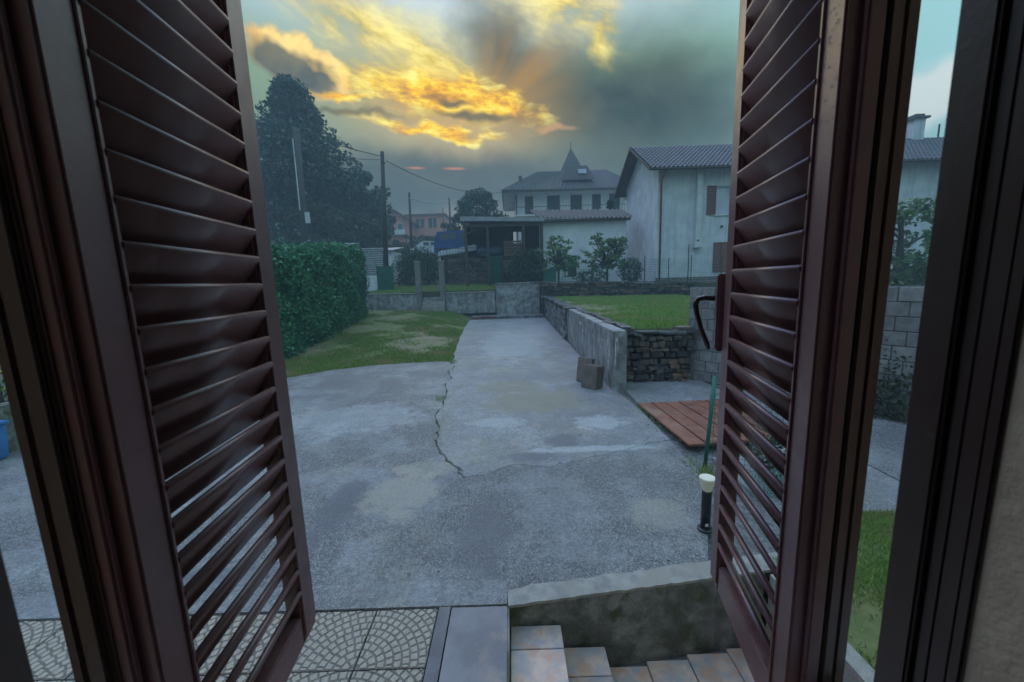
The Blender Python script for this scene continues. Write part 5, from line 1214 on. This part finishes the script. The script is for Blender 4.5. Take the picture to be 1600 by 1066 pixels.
SW, TH = .51, .040
def shutter(name, label, hinge, rotz, sg, handle):
    zb, zt = -.945, .86
    t = thing(name, label, 'shutter', (hinge[0], hinge[1], zb), rotz, group='louvred window shutters'); t['_local'] = 1
    H = zt - zb; s1, s2 = .064, SW - .103
    b = lambda *a, nm='stile', bv=.004, par=t: MB().box(*a).build(nm, 'shutter_brown', par, bevel=bv)
    b(0, s1, -TH / 2, TH / 2, 0, H); far = b(s2, SW - .030, -TH / 2, TH / 2, 0, H)
    ys = sorted((sg * TH / 2 * 1.0 - sg * .012, sg * (TH / 2) - sg * .052)); b(SW - .0295, SW, ys[0], ys[1], -.004, H, nm='meeting_strip')
    b(s1 + .001, s2 - .001, -TH / 2 + .001, TH / 2 - .001, 0, .085, nm='bottom_rail'); b(s1 + .001, s2 - .001, -TH / 2 + .001, TH / 2 - .001, H - .09, H, nm='top_rail')
    # thin moulded lip round the louvre field, and the hinge-side rebate
    y0, y1 = sorted((sg * TH / 2, sg * (TH / 2 + .004)))
    b(s1 - .010, s1 - .002, y0, y1, .075, H - .08, nm='moulding', bv=.0015); b(s2 + .004, s2 + .010, y0, y1, .02, H - .02, nm='moulding', bv=.0015)
    y0, y1 = sorted((-sg * .002, -sg * (TH / 2 + .006))); b(-.016, -.001, y0, y1, 0, H, nm='hinge_rebate')
    # one louvre profile, shared by all
    n = 6; th = .0068; hy, hz = .0200, .0335; prof = []
    dy, dz = hy, hz; L = math.hypot(dy, dz); uy, uz = dy / L, dz / L
    for i in range(n + 1): a = -math.pi / 2 + math.pi * i / n; prof.append((dy + th * (math.cos(a) * uy - math.sin(a) * uz), dz + th * (math.cos(a) * uz + math.sin(a) * uy)))
    for i in range(n + 1): a = math.pi / 2 + math.pi * i / n; prof.append((-dy + th * (math.cos(a) * uy - math.sin(a) * uz), -dz + th * (math.cos(a) * uz + math.sin(a) * uy)))
    k = len(prof); sm = MB(); x0, x1 = s1 - .004, s2 + .004
    sm.v = [(x0, sg * p[0], p[1]) for p in prof] + [(x1, sg * p[0], p[1]) for p in prof]
    sm.f = [tuple(range(k)), tuple(range(k, 2 * k))[::-1]] + [(i, (i + 1) % k, k + (i + 1) % k, k + i) for i in range(k)]
    first = None; z = -.028 - zb - .0615 * 13
    while z < .115: z += .0615
    while z < H - .115:
        if first is None: first = sm.build('slat', 'shutter_brown', t, smooth=False); o = first
        else: o = link('slat', first.data, t)
        o.location = (0, 0, z); o.rotation_euler = (random.uniform(-.012, .012), 0, 0); z += .0615
    for p in first.data.polygons: p.use_smooth = len(p.vertices) == 4
    for hz_ in (.22, .95, 1.62):
        y0, y1 = sorted((-sg * TH / 2, -sg * (TH / 2 + .014))); b(.0, .05, y0, y1, hz_, hz_ + .06, nm='hinge')
    if handle:
        ys_ = sg * TH / 2; zc = -.10 - zb
        pl_ = b(SW - .020, SW + .006, *sorted((sg * .003, sg * (TH / 2 + .014))), zc - .125, zc + .10, nm='handle_plate', bv=.005)
        q = sg * (TH / 2 + .004); X = SW + .011
        pts = [(X - .004, q, zc + .028), (X + .020, q, zc + .032), (X + .036, q, zc + .030), (X + .046, q, zc + .018), (X + .047, q, zc + .0), (X + .040, q + sg * .004, zc - .045), (X + .024, q + sg * .012, zc - .095), (X + .014, q + sg * .016, zc - .118)]
        # lever stands off towards the opening
        pts = [(SW - .006, sg * (TH / 2 + .018), zc + .030), (SW - .004, sg * (TH / 2 + .045), zc + .033), (SW - .002, sg * (TH / 2 + .062), zc + .029), (SW, sg * (TH / 2 + .068), zc + .014), (SW, sg * (TH / 2 + .064), zc - .012), (SW, sg * (TH / 2 + .050), zc - .060), (SW, sg * (TH / 2 + .031), zc - .108), (SW, sg * (TH / 2 + .026), zc - .122)]
        MB().tube(pts, [.0085, .0085, .0085, .0082, .008, .0075, .0075, .005], 10).build('handle', 'handle_dark', pl_, smooth=True)
        # rain drops on the wet leaf
        mb = MB(); r = random.Random(17)
        def drop(x, y, z, s, el):
            k0 = len(mb.v); m_ = 7
            for ring, (rr, hh) in enumerate(((1, 0), (.75, .55))):
                for j in range(m_): a = 2 * math.pi * j / m_; mb.v.append((x + math.cos(a) * s * rr, y + sg * s * hh, z + math.sin(a) * s * el * rr))
            mb.v.append((x, y + sg * s * .8, z - s * .2))
            for j in range(m_): mb.f.append((k0 + j, k0 + (j + 1) % m_, k0 + m_ + (j + 1) % m_, k0 + m_ + j)); mb.f.append((k0 + m_ + j, k0 + m_ + (j + 1) % m_, k0 + 2 * m_))
        for _ in range(190): drop(r.uniform(.004, s1 - .012), sg * (TH / 2 + .0002), r.uniform(.55, H) , r.choice((.0008, .0011, .0016, .002)), r.uniform(1, 1.8))
        for _ in range(90): drop(r.uniform(SW - .029, SW - .001), ys[1] + .0002 if sg > 0 else ys[0] - .0002, r.uniform(.2, H), r.choice((.0008, .0012)), r.uniform(1, 1.6))
        o = mb.build('raindrops', 'water_drop', t, smooth=True); o['kind'] = 'stuff'
    return t
shutter('window_shutter', 'dark brown louvred shutter opened outwards on the side by the hedge', (-.563, .505), R(95), -1, False)
shutter('window_shutter', 'wet dark brown louvred shutter with a lever handle beside the bollard lamp', (.533, .645), R(78.4), 1, True)

# ================================================================== HAZE of the rain
hz = MB().box(-230, 230, -70, 230, -4.2, 24.).build('haze', 'wire'); hz.data.materials.clear()
hm = bpy.data.materials.new('haze'); hm.use_nodes = True; hm.node_tree.nodes.clear()
t = NT(hm.node_tree); pvn = t.node('ShaderNodeVolumePrincipled'); pvn.inputs['Color'].default_value = (.50, .64, .74, 1); pvn.inputs['Density'].default_value = .0047; pvn.inputs['Anisotropy'].default_value = .0
om = t.node('ShaderNodeOutputMaterial'); t.l.new(pvn.outputs[0], om.inputs['Volume']); hz.data.materials.append(hm); tag(hz, kind='stuff')
for o in bpy.data.objects:
    if '_local' in o: del o['_local']
